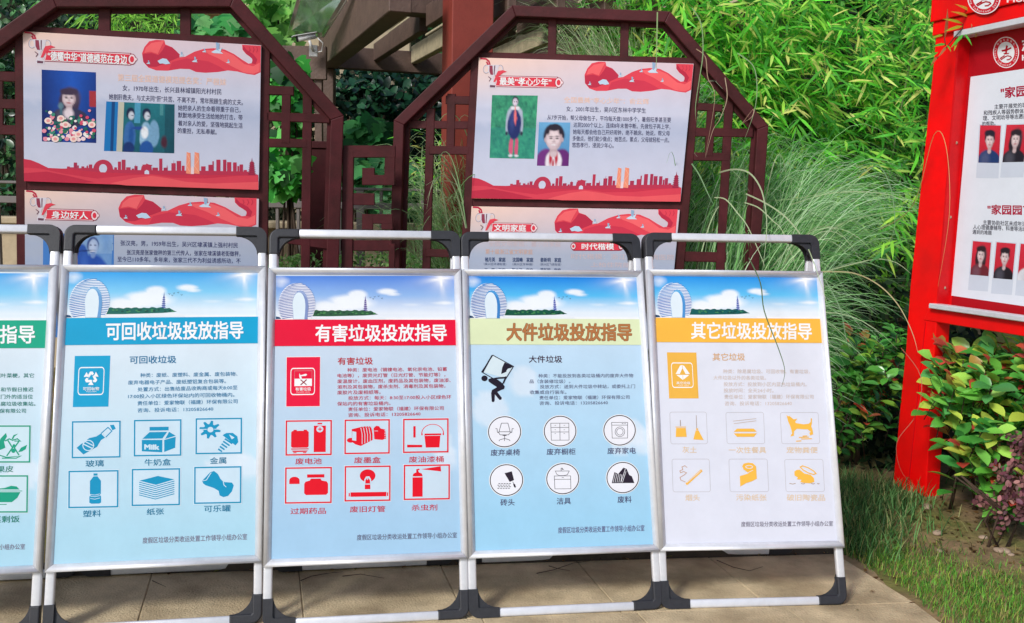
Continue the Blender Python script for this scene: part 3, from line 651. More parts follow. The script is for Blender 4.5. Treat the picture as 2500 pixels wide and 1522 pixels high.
stand_art(stands['A'][0], stands['A'][1], [(149, 649), (647, 656), (642, 1383), (113, 1397)], dict(
 v1=V1A, v2=V2A, ctop=S(222, 236, 247), cbot=S(176, 220, 240), clouds=[(.88, .665, .05), (.80, .70, .045), (.95, .70, .045), (.42, .72, .03)],
 sky=[(588, 88), (2238, 103), (2225, 502), (574, 497)], skyc=SKB, band=[(560, 497), (2250, 502), (2250, 735), (560, 733)], bandc=S(0, 164, 212),
 title=('可回收垃圾投放指导', 925, 618, 2113, 618, 152), titlec=WH,
 head=[('可回收垃圾', 1127, 868, 1530, 868, 66)], headc=S(0, 116, 164),
 body=[('种类：废纸、废塑料、废金属、废包装物、', 1220, 1003, 2065, 1001, 37), ('废弃电器电子产品、废纸塑铝复合包装等。', 1115, 1065, 1965, 1063, 37), ('处置方式：出售给废品收购商或每天8:00至', 1198, 1126, 2065, 1120, 37),
  ('17:00投入小区绿色环保站内的可回收物桶内。', 1115, 1186, 2040, 1183, 37), ('责任单位：爱家物联（福建）环保有限公司', 1197, 1247, 2067, 1241, 37), ('咨询、投诉电话：13205826640', 1197, 1308, 1855, 1304, 37)], bodyc=S(44, 128, 176),
 block=[(653, 828), (960, 828), (945, 1272), (638, 1272)], mark=mark_recycle,
 icons=[('bottle', (508, 88, 847, 347), 'box', 'glass bottle pictogram'), ('milk', (939, 85, 1271, 341), 'box', 'milk carton pictogram'), ('metal', (1370, 80, 1696, 333), 'box', 'gear and screw pictogram'),
  ('pet', (487, 434, 834, 695), 'box', 'plastic bottle pictogram'), ('paper', (926, 428, 1263, 688), 'box', 'paper stack pictogram'), ('can', (1362, 421, 1693, 681), 'box', 'crushed can pictogram')],
 inner=S(206, 230, 245), iconc=BLUE, caps=[('玻璃', 605, 386, 730, 384, 46), ('牛奶盒', 1015, 384, 1198, 384, 46), ('金属', 1472, 380, 1586, 378, 46), ('塑料', 590, 736, 714, 734, 46), ('纸张', 1032, 730, 1152, 728, 44), ('可乐罐', 1433, 717, 1618, 715, 46)], capc=S(0, 120, 160),
 foot=[('度假区垃圾分类收运处置工作领导小组办公室', 1005, 930, 1735, 917, 42)], footc=S(128, 116, 140)))
stand_art(stands['B'][0], stands['B'][1], [(653, 656), (1124, 662), (1143, 1372), (647, 1384)], dict(
 v1=(3.846, 640, 640), v2=(2.929, 640, 1010), ctop=S(204, 220, 238), cbot=S(168, 208, 238), clouds=[(.90, .62, .05), (.93, .67, .045)],
 sky=[(122, 142), (1795, 150), (1803, 568), (125, 553)], skyc=(S(78, 132, 224), S(146, 186, 238), S(232, 240, 250), (S(86, 108, 176), S(152, 172, 216), S(250, 250, 255)), S(44, 92, 62), S(84, 40, 140)),
 band=[(110, 553), (1830, 568), (1830, 810), (110, 803)], bandc=S(236, 0, 56), title=('有害垃圾投放指导', 497, 686, 1725, 690, 158), titlec=WH,
 head=[('有害垃圾', 705, 950, 1032, 950, 68)], headc=S(196, 16, 34),
 body=[('种类：废电池（镉镍电池、氧化汞电池、铅蓄', 795, 1033, 1730, 1033, 37), ('电池等），废荧光灯管（日光灯管、节能灯等），', 703, 1086, 1715, 1086, 37), ('废温度计，废血压剂，废药品及其包装物，废油漆、', 703, 1139, 1765, 1139, 37),
  ('溶剂及其包装物，废杀虫剂、消毒剂及其包装物，', 703, 1192, 1715, 1192, 37), ('废胶片及废相纸等。', 703, 1244, 1108, 1244, 37), ('投放方式：每天：8:30至17:00投入小区绿色环', 805, 1297, 1770, 1297, 37),
  ('保站内的有害垃圾桶内。', 703, 1350, 1200, 1350, 37), ('责任单位：爱家物联（福建）环保有限公司', 805, 1403, 1700, 1401, 37), ('咨询、投诉电话：13205826640', 805, 1456, 1482, 1452, 37)], bodyc=S(196, 40, 72),
 block=[(228, 908), (540, 908), (540, 1370), (228, 1370)], mark=mark_hazard,
 icons=[('battery', (171, 59, 498, 309), 'box', 'batteries pictogram'), ('cartridge', (588, 58, 910, 304), 'box', 'ink cartridge pictogram'), ('paint', (1005, 57, 1330, 301), 'box', 'paint bucket pictogram'),
  ('pills', (170, 393, 500, 649), 'box', 'medicine jar pictogram'), ('lamp', (591, 389, 917, 640), 'box', 'bulb and lamp tube pictogram'), ('spray', (1011, 386, 1340, 636), 'box', 'insecticide spray pictogram')],
 inner=S(204, 224, 240), iconc=S(232, 2, 34), caps=[('废电池', 242, 350, 427, 350, 43), ('废墨盒', 658, 348, 846, 348, 43), ('废油漆桶', 1048, 348, 1295, 348, 43), ('过期药品', 210, 703, 460, 703, 43), ('废旧灯管', 630, 696, 880, 696, 43), ('杀虫剂', 1068, 691, 1250, 691, 43)], capc=S(206, 24, 54),
 foot=[('度假区垃圾分类收运处置工作领导小组办公室', 681, 896, 1391, 890, 40)], footc=S(104, 104, 130)))
def figure_mark(a):
    k = S(30, 22, 40)
    a.view(3.847, 1110, 640)
    a.line([(352, 895), (545, 1000), (445, 1165), (248, 1052)], 8, k, 3, close=True); a.poly([(352, 897), (540, 1000), (470, 1110), (268, 1055)], S(216, 234, 242), 2)
    a.poly([(350, 895), (262, 1062), (248, 1052), (340, 893)], k, 3); a.poly([(462, 962), (542, 1000), (520, 1015), (492, 1022), (478, 1042), (480, 1050), (430, 1072), (440, 1010)], k, 4)
    a.disc(275, 1112, 29, 27, k, 3); a.line([(330, 1122), (400, 1110), (478, 1105)], 16, k, 3); a.line([(478, 1095), (450, 1160)], 16, k, 3)
    a.poly([(312, 1120), (345, 1108), (400, 1125), (445, 1160), (465, 1190), (458, 1212), (430, 1222), (395, 1240), (438, 1295), (432, 1312), (415, 1314), (372, 1262), (370, 1325), (358, 1336), (344, 1330), (338, 1250), (345, 1222), (392, 1195), (335, 1158), (312, 1140)], k, 4)
specC = dict(
 v1=(3.847, 1110, 640), v2=(2.8736, 1110, 1000), ctop=S(196, 224, 246), cbot=S(160, 212, 242), clouds=[(.30, .40, .06), (.10, .50, .07), (.92, .60, .055), (.84, .64, .04), (.98, .63, .05)],
 sky=[(108, 150), (1702, 158), (1730, 553), (127, 549)], skyc=(S(14, 130, 228), S(84, 190, 244), S(230, 242, 252), (S(16, 74, 170), S(74, 158, 222), S(248, 252, 255)), S(16, 86, 66), S(26, 48, 170)),
 band=[(100, 550), (1760, 553), (1760, 797), (100, 795)], bandc=S(226, 238, 194), title=('大件垃圾投放指导', 482, 677, 1657, 677, 160), titlec=S(184, 120, 70), outline=S(128, 78, 40),
 head=[('大件垃圾', 690, 932, 1002, 932, 66)], headc=S(60, 26, 52),
 body=[('种类：不能投放到各类垃圾桶内的废弃大件物', 780, 1089, 1675, 1087, 36), ('品（含装修垃圾）。', 697, 1141, 1080, 1141, 36), ('投放方式：送到大件垃圾中转站，或委托上门', 795, 1191, 1692, 1189, 36),
  ('收集或自行装车。', 700, 1243, 1043, 1243, 36), ('责任单位：爱家物联（福建）环保有限公司', 790, 1295, 1641, 1291, 36), ('咨询、投诉电话：13205826640', 790, 1346, 1435, 1342, 36)], bodyc=S(104, 108, 138),
 icons=[('chair', (348, 170, 114, 107), 'circle', 'office chair pictogram'), ('cabinet', (736, 167, 113, 106), 'circle', 'cupboard pictogram'), ('washer', (1155, 163, 113, 106), 'circle', 'washing machine pictogram'),
  ('bricks', (363, 507, 115, 109), 'circle', 'bricks and trowel pictogram'), ('basin', (756, 500, 114, 107), 'circle', 'wash basin pictogram'), ('scrap', (1178, 495, 114, 108), 'circle', 'scrap heap pictogram')],
 inner=WH, iconc=S(34, 30, 48), caps=[('废弃桌椅', 253, 316, 455, 313, 44), ('废弃橱柜', 643, 312, 845, 310, 44), ('废弃家电', 1070, 308, 1270, 306, 44), ('砖头', 322, 662, 420, 661, 46), ('洁具', 715, 656, 813, 655, 46), ('废料', 1142, 649, 1240, 648, 46)], capc=S(74, 70, 108),
 foot=[('度假区垃圾分类收运处置工作领导小组办公室', 725, 859, 1331, 849, 42)], footc=S(96, 84, 130))
shC = stand_art(stands['C'][0], stands['C'][1], [(1124, 662), (1569, 663), (1613, 1353), (1145, 1365)], specC)
HC = Homo([(1124, 662), (1569, 663), (1613, 1353), (1145, 1365)], [(-WB/2, ZB+HP), (WB/2, ZB+HP), (WB/2, ZB), (-WB/2, ZB)])
a = Art(HC, shC, z0=.0013); a.gain = PAPER; a.begin('carrying_figure_print'); figure_mark(a); a.flush()
shD = stand_art(stands['D'][0], stands['D'][1], [(1571, 659), (2011, 664), (2064, 1341), (1612, 1347)], dict(
 v1=(3.192, 1560, 540), v2=(2.767, 1560, 980), ctop=S(226, 230, 242), cbot=S(224, 228, 242), clouds=[],
 sky=[(92, 430), (1395, 440), (1417, 775), (112, 766)], skyc=(S(20, 142, 232), S(96, 194, 244), S(232, 242, 250), (S(24, 92, 190), S(96, 176, 230), S(250, 253, 255)), S(16, 92, 90), S(20, 56, 170)),
 band=[(100, 766), (1440, 776), (1440, 968), (100, 959)], bandc=S(250, 190, 72), title=('其它垃圾投放指导', 397, 868, 1350, 876, 130), titlec=WH,
 head=[('其它垃圾', 567, 1077, 822, 1077, 58)], headc=S(222, 176, 128),
 body=[('种类：除易腐垃圾、可回收物、有害垃圾、', 650, 1190, 1340, 1193, 33), ('大件垃圾以外的各类垃圾。', 575, 1240, 990, 1242, 33), ('投放方式：投放到小区内蓝色垃圾桶内。', 655, 1291, 1312, 1294, 33),
  ('投放时间：全天24小时。', 657, 1340, 1050, 1342, 33), ('责任单位：爱家物联（福建）环保有限公司', 662, 1390, 1367, 1391, 33), ('咨询、投诉电话：13205826640', 665, 1442, 1195, 1442, 33)], bodyc=S(216, 200, 192),
 block=[(205, 1040), (438, 1042), (460, 1402), (228, 1402)], mark=mark_other,
 icons=[('broom', (203, 90, 452, 304), 'thin', 'dustpan and broom pictogram'), ('lunchbox', (585, 93, 842, 304), 'thin', 'lunch box and chopsticks pictogram'), ('dog', (957, 95, 1216, 305), 'thin', 'dog pictogram'),
  ('cigarette', (222, 406, 475, 624), 'thin', 'cigarette pictogram'), ('tissue', (608, 407, 869, 625), 'thin', 'paper roll pictogram'), ('pottery', (987, 410, 1248, 626), 'thin', 'broken pot pictogram')],
 inner=S(228, 230, 242), iconc=S(250, 192, 76), caps=[('灰土', 293, 343, 388, 344, 42), ('一次性餐具', 607, 346, 861, 347, 42), ('宠物粪便', 1000, 347, 1212, 348, 42), ('烟头', 317, 662, 413, 663, 42), ('污染纸张', 660, 662, 865, 664, 42), ('破旧陶瓷品', 1003, 664, 1262, 666, 42)], capc=S(232, 204, 168),
 foot=[('度假区垃圾分类收运处置工作领导小组办公室', 695, 840, 1315, 838, 34)], footc=S(106, 98, 120)))
# the foil seam and scuffs on the orange poster
stand_art(stands['G'][0], stands['G'][1], [(-399.7, 641), (136.5, 644), (106, 1404), (-479.5, 1433)], dict(
 v1=V1A, v2=V2A, ctop=S(222, 236, 247), cbot=S(176, 220, 240), clouds=[(.93, .70, .06), (.86, .73, .04)],
 sky=[(-1370, 80), (412, 88), (397, 497), (-1420, 500)], skyc=SKB, band=[(-1500, 500), (420, 495), (420, 737), (-1500, 742)], bandc=S(0, 170, 136),
 title=('易腐垃圾投放指导', -940, 622, 300, 618, 156), titlec=WH, head=[], headc=GRN,
 body=[('菜叶菜梗，其它', -38, 978, 296, 977, 38), ('和节假日推迟', 8, 1101, 292, 1100, 38), ('家门外的适当位', -38, 1164, 288, 1163, 38), ('易腐垃圾收集站。', -38, 1226, 312, 1226, 38), ('环保有限公司', -46, 1289, 230, 1287, 38)], bodyc=S(20, 130, 118),
 icons=[('apple', (-112, 105, 220, 370), 'box', 'apple core pictogram'), ('rice', (-125, 460, 206, 727), 'box', 'leftover rice bowl pictogram')],
 inner=S(206, 232, 242), iconc=GRN, caps=[('果皮', -14, 418, 101, 414, 46), ('剩菜剩饭', -110, 778, 150, 772, 48)], capc=S(0, 130, 110),
 foot=[('领导小组办公室', -66, 975, 190, 971, 40)], footc=S(128, 116, 140)))
# ------------------------------------------------------------------ maroon display frames
def plane_from(o, yaw, lean, tilt):
    c, s_ = math.cos, math.sin
    Rz = np.array([[c(yaw), -s_(yaw), 0], [s_(yaw), c(yaw), 0], [0, 0, 1]]); Rx = np.array([[1, 0, 0], [0, c(lean), -s_(lean)], [0, s_(lean), c(lean)]]); Ry = np.array([[c(tilt), 0, s_(tilt)], [0, 1, 0], [-s_(tilt), 0, c(tilt)]])
    R = Rz@Rx@Ry; return Plane(o, R@np.array([1., 0, 0]), R@np.array([0, 0, 1.]))
PF1 = plane_from((-2.2601, 4.5801, 0), .1681, 0, .012); PF2 = plane_from((-.2079, 5.0023, 0), -.0941, 0, .012)
V = {1: (2.586, 0, 0), 2: (2.2733, 700, 0), 3: (2.2725, 1100, 0), 6: (3.2606, 0, 440), 33: (3.41, 600, 60)}
def inset(pts, wd, side):
    out = []; n = len(pts)
    for i in range(n):
        a = pts[max(i-1, 0)]; b = pts[min(i+1, n-1)]; p = pts[i]
        d1 = np.array(p)-np.array(a); d2 = np.array(b)-np.array(p)
        if np.hypot(*d1) < 1e-9: d1 = d2
        if np.hypot(*d2) < 1e-9: d2 = d1
        d1 = d1/np.hypot(*d1); d2 = d2/np.hypot(*d2); t = d1+d2; t = t/np.hypot(*t); nn = np.array([-t[1], t[0]])*side
        k = wd/max(.4, abs(nn@np.array([-d1[1], d1[0]]))); out.append(tuple(np.array(p)+nn*k))
    return out
class Frame:
    def __init__(s, root, pl): s.root = root; s.pl = pl; s.k = 0
    def pt(s, v, x, y): sc, ox, oy = V[v]; return s.pl.px(x/sc+ox, y/sc+oy)
    def bar(s, v, x0, y0, x1, y1, wd=None, name='lattice_bar', z=(-.034, -.002)):
        a = np.array(s.pt(v, x0, y0)); b = np.array(s.pt(v, x1, y1)); d = b-a; d = d/np.hypot(*d); nn = np.array([-d[1], d[0]])
        h = (wd if wd is not None else 45/V[v][0]/490)/2; s.k += 1; e = .0009*(s.k % 11)
        m = MB(); m.ext([tuple(a+nn*h), tuple(b+nn*h), tuple(b-nn*h), tuple(a-nn*h)], z[0]+e, z[1]-e, bev=.0025, seg=1); return m.build(name, M['maroon'], s.root)
    def ring(s, pts, wd, side, z=(-.052, .04)):
        inn = inset(pts, wd, side)
        for i in range(len(pts)-1):
            m = MB(); m.ext([pts[i], pts[i+1], inn[i+1], inn[i]], z[0], z[1], bev=.004, seg=2); m.build('outer_beam', M['maroon'], s.root)
            m = MB(); in2 = inset(pts, wd+.018, side); m.ext([inn[i], inn[i+1], in2[i+1], in2[i]], z[0]+.012, z[0]+.034, bev=0); m.build('inner_rebate', M['maroon'], s.root)
def base_pt(pl, p, q):     # extend the line p->q down to the ground
    p = np.array(p); q = np.array(q); d = q-p; t = (-.05-p[1])/d[1]; return tuple(p+d*t)
r1 = thing('display_frame', 'maroon octagonal lattice frame at the left, its poster showing a woman among flowers', 'display frame', PF1.matrix(), group='maroon lattice display frames')
r2 = thing('display_frame', 'maroon octagonal lattice frame beside tall grass, its poster showing a girl in a scarf', 'display frame', PF2.matrix(), group='maroon lattice display frames')
f1, f2 = Frame(r1, PF1), Frame(r2, PF2)
# frame 2
oc = [f2.pt(2, 585, 1275), f2.pt(2, 603, 672), f2.pt(3, 345, 38), f2.pt(3, 1215, 72), f2.pt(3, 1757, 700), f2.pt(3, 1718, 1290)]
oc = [base_pt(PF2, oc[1], oc[0])]+oc[1:5]+[base_pt(PF2, oc[4], oc[5])]
f2.ring(oc, .052, -1)
W3 = .042
def post_bar(f, v, x0, y0, x1, y1, wd):
    a = f.pt(v, x0, y0); b = f.pt(v, x1, y1); c = base_pt(f.pl, a, b); a = np.array(a); c = np.array(c); f.k += 1; e = .0009*(f.k % 11)
    m = MB(); m.ext([(a[0]-wd/2, a[1]), (a[0]+wd/2, a[1]), (c[0]+wd/2, c[1]), (c[0]-wd/2, c[1])], -.034+e, -.002-e, bev=.0025, seg=1); m.build('lattice_post', M['maroon'], f.root)
post_bar(f2, 3, 140, 300, 97, 1120, .046); post_bar(f2, 3, 1372, 300, 1300, 1130, .048)
f2.bar(3, 100, 306, 1400, 342, .034); f2.bar(3, 90, 1124, 1300, 1142, .038)
f2.bar(3, 565, 90, 562, 310, .042); f2.bar(3, 968, 110, 962, 325, .042)
post_bar(f2, 2, 797, 600, 780, 1200, .042)
f2.bar(2, 912, 520, 905, 835, .042); f2.bar(2, 880, 553, 1040, 558, .042); f2.bar(2, 670, 690, 1020, 695, .04); f2.bar(2, 790, 833, 1010, 836, .042); f2.bar(2, 770, 1405, 1000, 1412, .04)
f2.bar(3, 1350, 590, 1510, 600, .036); f2.bar(3, 1448, 590, 1434, 868, .04); f2.bar(3, 1340, 733, 1680, 738, .042); f2.bar(3, 1330, 868, 1550, 872, .04)
post_bar(f2, 3, 1548, 560, 1520, 1080, .042); f2.bar(3, 1300, 1425, 1530, 1430, .05)
# frame 1
oc1 = [f1.pt(1, -620, 790), f1.pt(1, -610, 640), f1.pt(1, 338, -30), f1.pt(1, 1492, -30), f1.pt(1, 2170, 735), f1.pt(2, 310, 680), f1.pt(2, 292, 1270)]
oc1 = [base_pt(PF1, oc1[1], oc1[0])]+oc1[1:5]+[base_pt(PF1, oc1[5], oc1[6])]
f1.ring(oc1, .06, -1)
post_bar(f1, 1, 124, 170, 134, 1190, .048); post_bar(f1, 1, 1672, 270, 1662, 1200, .048)
f1.bar(1, 90, 185, 1700, 268, .036); f1.bar(1, 110, 1168, 1690, 1226, .044)
f1.bar(1, 657, -20, 655, 200, .052); f1.bar(1, 1168, -20, 1168, 230, .048)
for y in (485, 658, 823): f1.bar(1, -400, y-16, 120, y, .044)
f1.bar(1, -20, 480, -18, 830, .044)
f1.bar(33, 180, 545, 400, 555, .042); f1.bar(33, 338, 520, 330, 990, .042); f1.bar(33, 170, 765, 700, 785, .042); f1.bar(33, 160, 985, 510, 990, .042)
post_bar(f1, 33, 515, 520, 505, 1300, .044); post_bar(f1, 33, -300, 200, -300, 1300, .04)
f1.bar(2, -60, 1310, 240, 1352, .06)
# meander panel between them
LP = plane_from((-1.06, 4.80, 0), .05, 0, .012)
rl = thing('lattice_screen', 'low maroon screen with a square meander between the two octagonal frames', 'screen', LP.matrix())
fl = Frame(rl, LP)
V[8] = (4.69, 820, 340)
for b_ in ((85, 142, 680, 142, .058), (618, 180, 612, 530, .05), (300, 468, 670, 470, .05), (370, 330, 370, 525, .06), (190, 688, 440, 690, .058), (362, 860, 360, 1040, .054), (300, 915, 650, 917, .047), (585, 860, 585, 1040, .056), (50, 1220, 640, 1222, .052), (50, 1520, 640, 1522, .05)): fl.bar(8, *b_)
post_bar(fl, 8, 137, 120, 125, 1500, .054); post_bar(fl, 8, 640, 1200, 638, 1500, .03)
# ---- printed posters on the frames
Q1 = [(58, 78), (638, 112), (632, 463), (61, 442)]; Q2 = [(1170, 142), (1693, 157), (1661, 492), (1152, 484)]
Q1L = [(62.3, 464.5), (632.5, 486), (626, 838), (64, 815)]; Q2L = [(1152, 504), (1659, 513), (1627, 852), (1134, 845)]
UN = [(0, 0), (1, 0), (1, 1), (0, 1)]
HU = Homo([(x, y) for x, y in Q1], UN)
RED, RED2, RED3, PINK = S(232, 70, 88), S(196, 44, 74), S(214, 56, 82), S(250, 104, 110)
def board_sheet(f, q, lower):
    pts = [f.pl.px(*p) for p in q]
    m = MB(); m.ext(pts, -.004, .0115, bev=.001, seg=1); pb = m.build('poster_board', M['white'], f.root)
    mp = lambda x, y: f.pl.px(x, y, 0)
    a = Art(mp, pb, z0=.0122); a.tf = lambda x, y: (x, y); a.quad(q)
    a.begin('printed_background')
    def fn(s, t):
        top = mixc(S(250, 214, 196), S(226, 206, 216), s*1.6); low = S(208, 212, 232) if not lower else S(176, 186, 206)
        c = mixc(top, low, t/.33)
        for cx, cy, ry, w_ in ((.05, .42, .08, .15), (.30, .50, .06, .2), (.75, .47, .07, .18), (1.0, .45, .12, .16)):
            m_ = cy-.06*math.exp(-((s-cx)/w_)**2)-.012*vnoise(s*20, 3, 4)
            if t > m_: c = mixc(c, S(166, 182, 212), .30*math.exp(-(t-m_)*7))
        return c
    a.grid(48, 30, fn, 0); return a, pb
def template(a, q, lower, band):
    def t1(x, y):       # drawing measured on the left poster, carried to any poster
        u, v = HU(x/2.586, y/2.586); return (u, v)
    def tf(x, y): return t1(x, y)
    a.tf = lambda x, y: (x, y); a.quad(q); base = a.tf; a.tf = lambda x, y: base(*tf(x, y))
    plain = a.tf
    if lower: a.tf = lambda x, y: plain(765+(x-900)*1.165, y-8)
    a.begin('printed_ribbon')
    a.poly([(900, 340), (915, 300), (945, 265), (990, 255), (1040, 258), (1048, 285), (1085, 300), (1115, 325), (1140, 350), (1135, 365), (1170, 362), (1230, 330), (1290, 312), (1350, 308), (1420, 316), (1480, 345), (1530, 380), (1570, 405), (1598, 402), (1592, 370), (1555, 345), (1533, 318), (1530, 286), (1648, 293), (1646, 460), (1610, 477), (1560, 470), (1500, 455), (1440, 448), (1380, 458), (1300, 463), (1240, 458), (1200, 440), (1140, 438), (1060, 450), (990, 448), (940, 430), (908, 395)], RED, 1)
    a.poly([(903, 345), (960, 338), (1003, 352), (1030, 320), (1047, 290), (1090, 302), (1115, 325), (1138, 350), (1133, 366), (1080, 388), (1040, 405), (990, 425), (940, 425), (908, 392)], RED2, 2)
    a.poly([(1090, 395), (1180, 372), (1240, 380), (1320, 392), (1390, 425), (1430, 450), (1380, 456), (1300, 461), (1240, 456), (1200, 438), (1140, 436), (1070, 446)], RED3, 2)
    a.poly([(1290, 320), (1400, 320), (1475, 352), (1545, 408), (1600, 422), (1642, 398), (1640, 455), (1600, 470), (1540, 460), (1460, 420), (1380, 372), (1320, 345)], PINK, 3)
    a.poly([(1538, 292), (1560, 320), (1600, 345), (1625, 378), (1615, 408), (1590, 403), (1598, 378), (1560, 346), (1534, 316)], RED2, 4)
    a.poly([(925, 305), (960, 275), (1040, 262), (1020, 300), (1000, 345), (955, 330), (915, 338)], PINK, 3)
    for x in (1575, 1600, 1622): a.line([(x, 300), (x+6, 318), (x-2, 335)], 3, RED2, 5)
    def dove(x, y, s):
        c, d = S(206, 226, 244), S(150, 182, 214)
        a.poly([(x-.5*s, y+.1*s), (x-.1*s, y-.12*s), (x+.1*s, y-.1*s), (x+.55*s, y+.25*s), (x+.1*s, y+.22*s), (x-.3*s, y+.2*s)], c, 6); a.poly([(x-.05*s, y-.1*s), (x-.1*s, y-.75*s), (x+.22*s, y-.65*s), (x+.18*s, y)], d, 7); a.poly([(x+.1*s, y-.1*s), (x+.45*s, y-.3*s), (x+.3*s, y+.12*s)], c, 8)
    dove(1372, 325, 72) if not lower else dove(1372, 330, 64)
    for x, y, s_ in ((1148, 352, 28), (1292, 328, 26), (1232, 388, 36), (940, 402, 24), (1442, 396, 24)): dove(x, y, s_)
    a.poly([(998, 388), (1030, 372), (1055, 376), (1078, 405), (1050, 410), (1030, 404), (1012, 406)], S(196, 222, 244), 6)
    a.tf = plain; a.begin('printed_trophy')
    dk, sv = S(110, 70, 90), S(222, 216, 226)
    a.line([(160, 208), (200, 212), (222, 228), (230, 250), (218, 252), (206, 230)], 11, RED2, 2)
    a.poly([(215, 252), (295, 255), (290, 300), (268, 328), (242, 326), (222, 298)], sv, 3); a.poly([(228, 256), (250, 258), (258, 320), (240, 318), (230, 296)], S(150, 60, 84), 4); a.poly([(262, 258), (270, 258), (268, 318), (262, 318)], dk, 4)
    a.arc(208, 280, 18, 24, 6, sv, 3); a.arc(304, 284, 18, 24, 6, sv, 3); a.arc(208, 280, 22, 28, 2.5, dk, 2); a.arc(304, 284, 22, 28, 2.5, dk, 2)
    a.poly([(246, 326), (264, 326), (262, 350), (274, 380), (286, 386), (284, 411), (232, 407), (234, 384), (250, 350)], sv, 3); a.poly([(240, 386), (280, 390), (276, 404), (240, 402)], dk, 4)
    a.poly([(290, 296), (325, 290), (356, 302), (330, 308), (300, 330), (276, 366), (262, 368), (276, 330)], RED, 5)
    a.line([(225, 330), (245, 345), (232, 362)], 5, dk, 4)
    a.begin('printed_title_band'); a.tf = base_px
    x0, y0, x1, y1, h = band
    a.poly([(x0, y0-h*.55), (x1, y1-h*.55), (x1+h*.14, y1), (x1, y1+h*.55), (x0-h*.1, y0+h*.55), (x0+h*.12, y0)], S(150, 40, 66), 2); a.poly([(x0+2, y0-h*.49), (x1-2, y1-h*.49), (x1+h*.06, y1), (x1-2, y1+h*.49), (x0-h*.04, y0+h*.49), (x0+h*.12, y0)], S(240, 214, 220), 3)
    a.poly([(x0+4, y0-h*.42), (x1-4, y1-h*.42), (x1-1, y1), (x1-4, y1+h*.42), (x0+2, y0+h*.42), (x0+h*.18, y0)], S(228, 58, 78), 4)
    rr = h*.36; cx = x1+rr*.2
    a.disc(cx, y1, rr, rr*1.35, S(150, 40, 66), 5); a.disc(cx, y1, rr*.84, rr*1.18, S(246, 224, 228), 6); a.disc(cx, y1, rr*.5, rr*.75, S(228, 58, 78), 7); a.disc(cx+rr*.9, y1, rr*.4, rr*.5, S(150, 40, 66), 5); a.disc(cx+rr*.9, y1, rr*.28, rr*.36, S(246, 224, 228), 6)
    if lower: return
    a.tf = plain; a.begin('printed_skyline')
    sk = S(192, 52, 82)
    for x0_, x1_, tp in ((428, 446, 1053), (446, 470, 1058), (470, 491, 1028), (492, 502, 1046), (518, 536, 1052), (538, 548, 1060), (550, 561, 1050), (565, 586, 1040), (725, 742, 1058), (748, 768, 1022), (772, 796, 1010), (800, 828, 1058), (835, 850, 1066), (852, 872, 1050), (965, 1000, 1060), (1008, 1028, 1003), (1036, 1062, 1060), (1085, 1112, 1032), (1118, 1146, 1018), (1150, 1168, 1048), (1272, 1300, 1052), (1318, 1350, 1042), (1343, 1352, 1020), (1368, 1394, 1010), (1410, 1431, 1010), (1435, 1462, 1025), (1473, 1496, 1027), (1500, 1512, 1050), (1514, 1536, 1040), (1540, 1560, 1075)):
        a.rect(x0_, tp, x1_, 1112, mixc(sk, S(150, 40, 80), random.random()*.6), 2)
    for x, tp in ((1100, 1008), (1058, 1040), (556, 1040), (860, 1040)): a.poly([(x-3, 1060), (x, tp), (x+3, 1060)], sk, 2)
    a.poly([(400, 1066), (560, 1062), (725, 1072), (1000, 1078), (1300, 1080), (1560, 1084), (1632, 1106), (1632, 1120), (400, 1120)], sk, 3)
    a.poly([(655+62*math.cos(math.radians(-200+220*k/24)), 1072+62*math.sin(math.radians(-200+220*k/24))) for k in range(25)], sk, 4); a.disc(655, 1066, 25, 28, S(206, 212, 232), 5)
    a.poly([(893, 1078), (898, 1052), (905, 1048), (900, 1042), (925, 1040), (928, 1034), (942, 1040), (966, 1044), (958, 1050), (962, 1080)], sk, 4); a.poly([(915, 1112), (917, 1082), (930, 1074), (944, 1082), (946, 1112)], S(212, 218, 238), 5)
    for x0_, x1_ in ((1177, 1208), (1227, 1262)):
        a.poly([(x0_+4, 962), (x1_-3, 968), (x1_, 1100), (x0_, 1096)], S(246, 150, 120), 4); a.line([(x0_+5, 970), (x1_-4, 1010), (x0_+3, 1050), (x1_-3, 1090)], 2.5, S(250, 196, 170), 5)
    a.poly([(1208, 1062), (1218, 1050), (1227, 1062), (1227, 1100), (1208, 1100)], S(238, 214, 220), 4)
    for k in range(7): y = 1110-12.5*k; wd = 28-1.8*k; a.poly([(1592-wd, y), (1592+wd, y), (1592+wd*.62, y-9), (1592-wd*.62, y-9)], S(150, 36, 70), 5); a.rect(1592-wd*.6, y-13, 1592+wd*.6, y-7, sk, 4)
    a.poly([(1588, 1024), (1592, 997), (1596, 1024)], S(150, 36, 70), 5)
    a.begin('printed_hills')
    a.poly([(155, 1005), (200, 1012), (250, 1032), (310, 1062), (430, 1068), (620, 1088), (900, 1100), (1100, 1106), (1632, 1108), (1633, 1200), (158, 1145)], S(206, 50, 76), 6)
    a.poly([(157, 1060), (260, 1066), (420, 1100), (620, 1130), (800, 1110), (950, 1102), (1100, 1125), (1300, 1128), (1500, 1112), (1632, 1110), (1633, 1200), (158, 1145)], S(222, 66, 86), 7)
    a.poly([(700, 1160), (850, 1125), (960, 1112), (1080, 1130), (1180, 1150), (1350, 1160), (1633, 1150), (1633, 1200), (800, 1172)], S(240, 92, 100), 8)
    a.poly([(157, 1095), (300, 1085), (450, 1115), (600, 1152), (500, 1158), (158, 1145)], S(196, 44, 72), 8)
base_px = lambda x, y: (x, y)
def tv(v): sc, ox, oy = V[v]; return lambda x, y: (x/sc+ox, y/sc+oy)
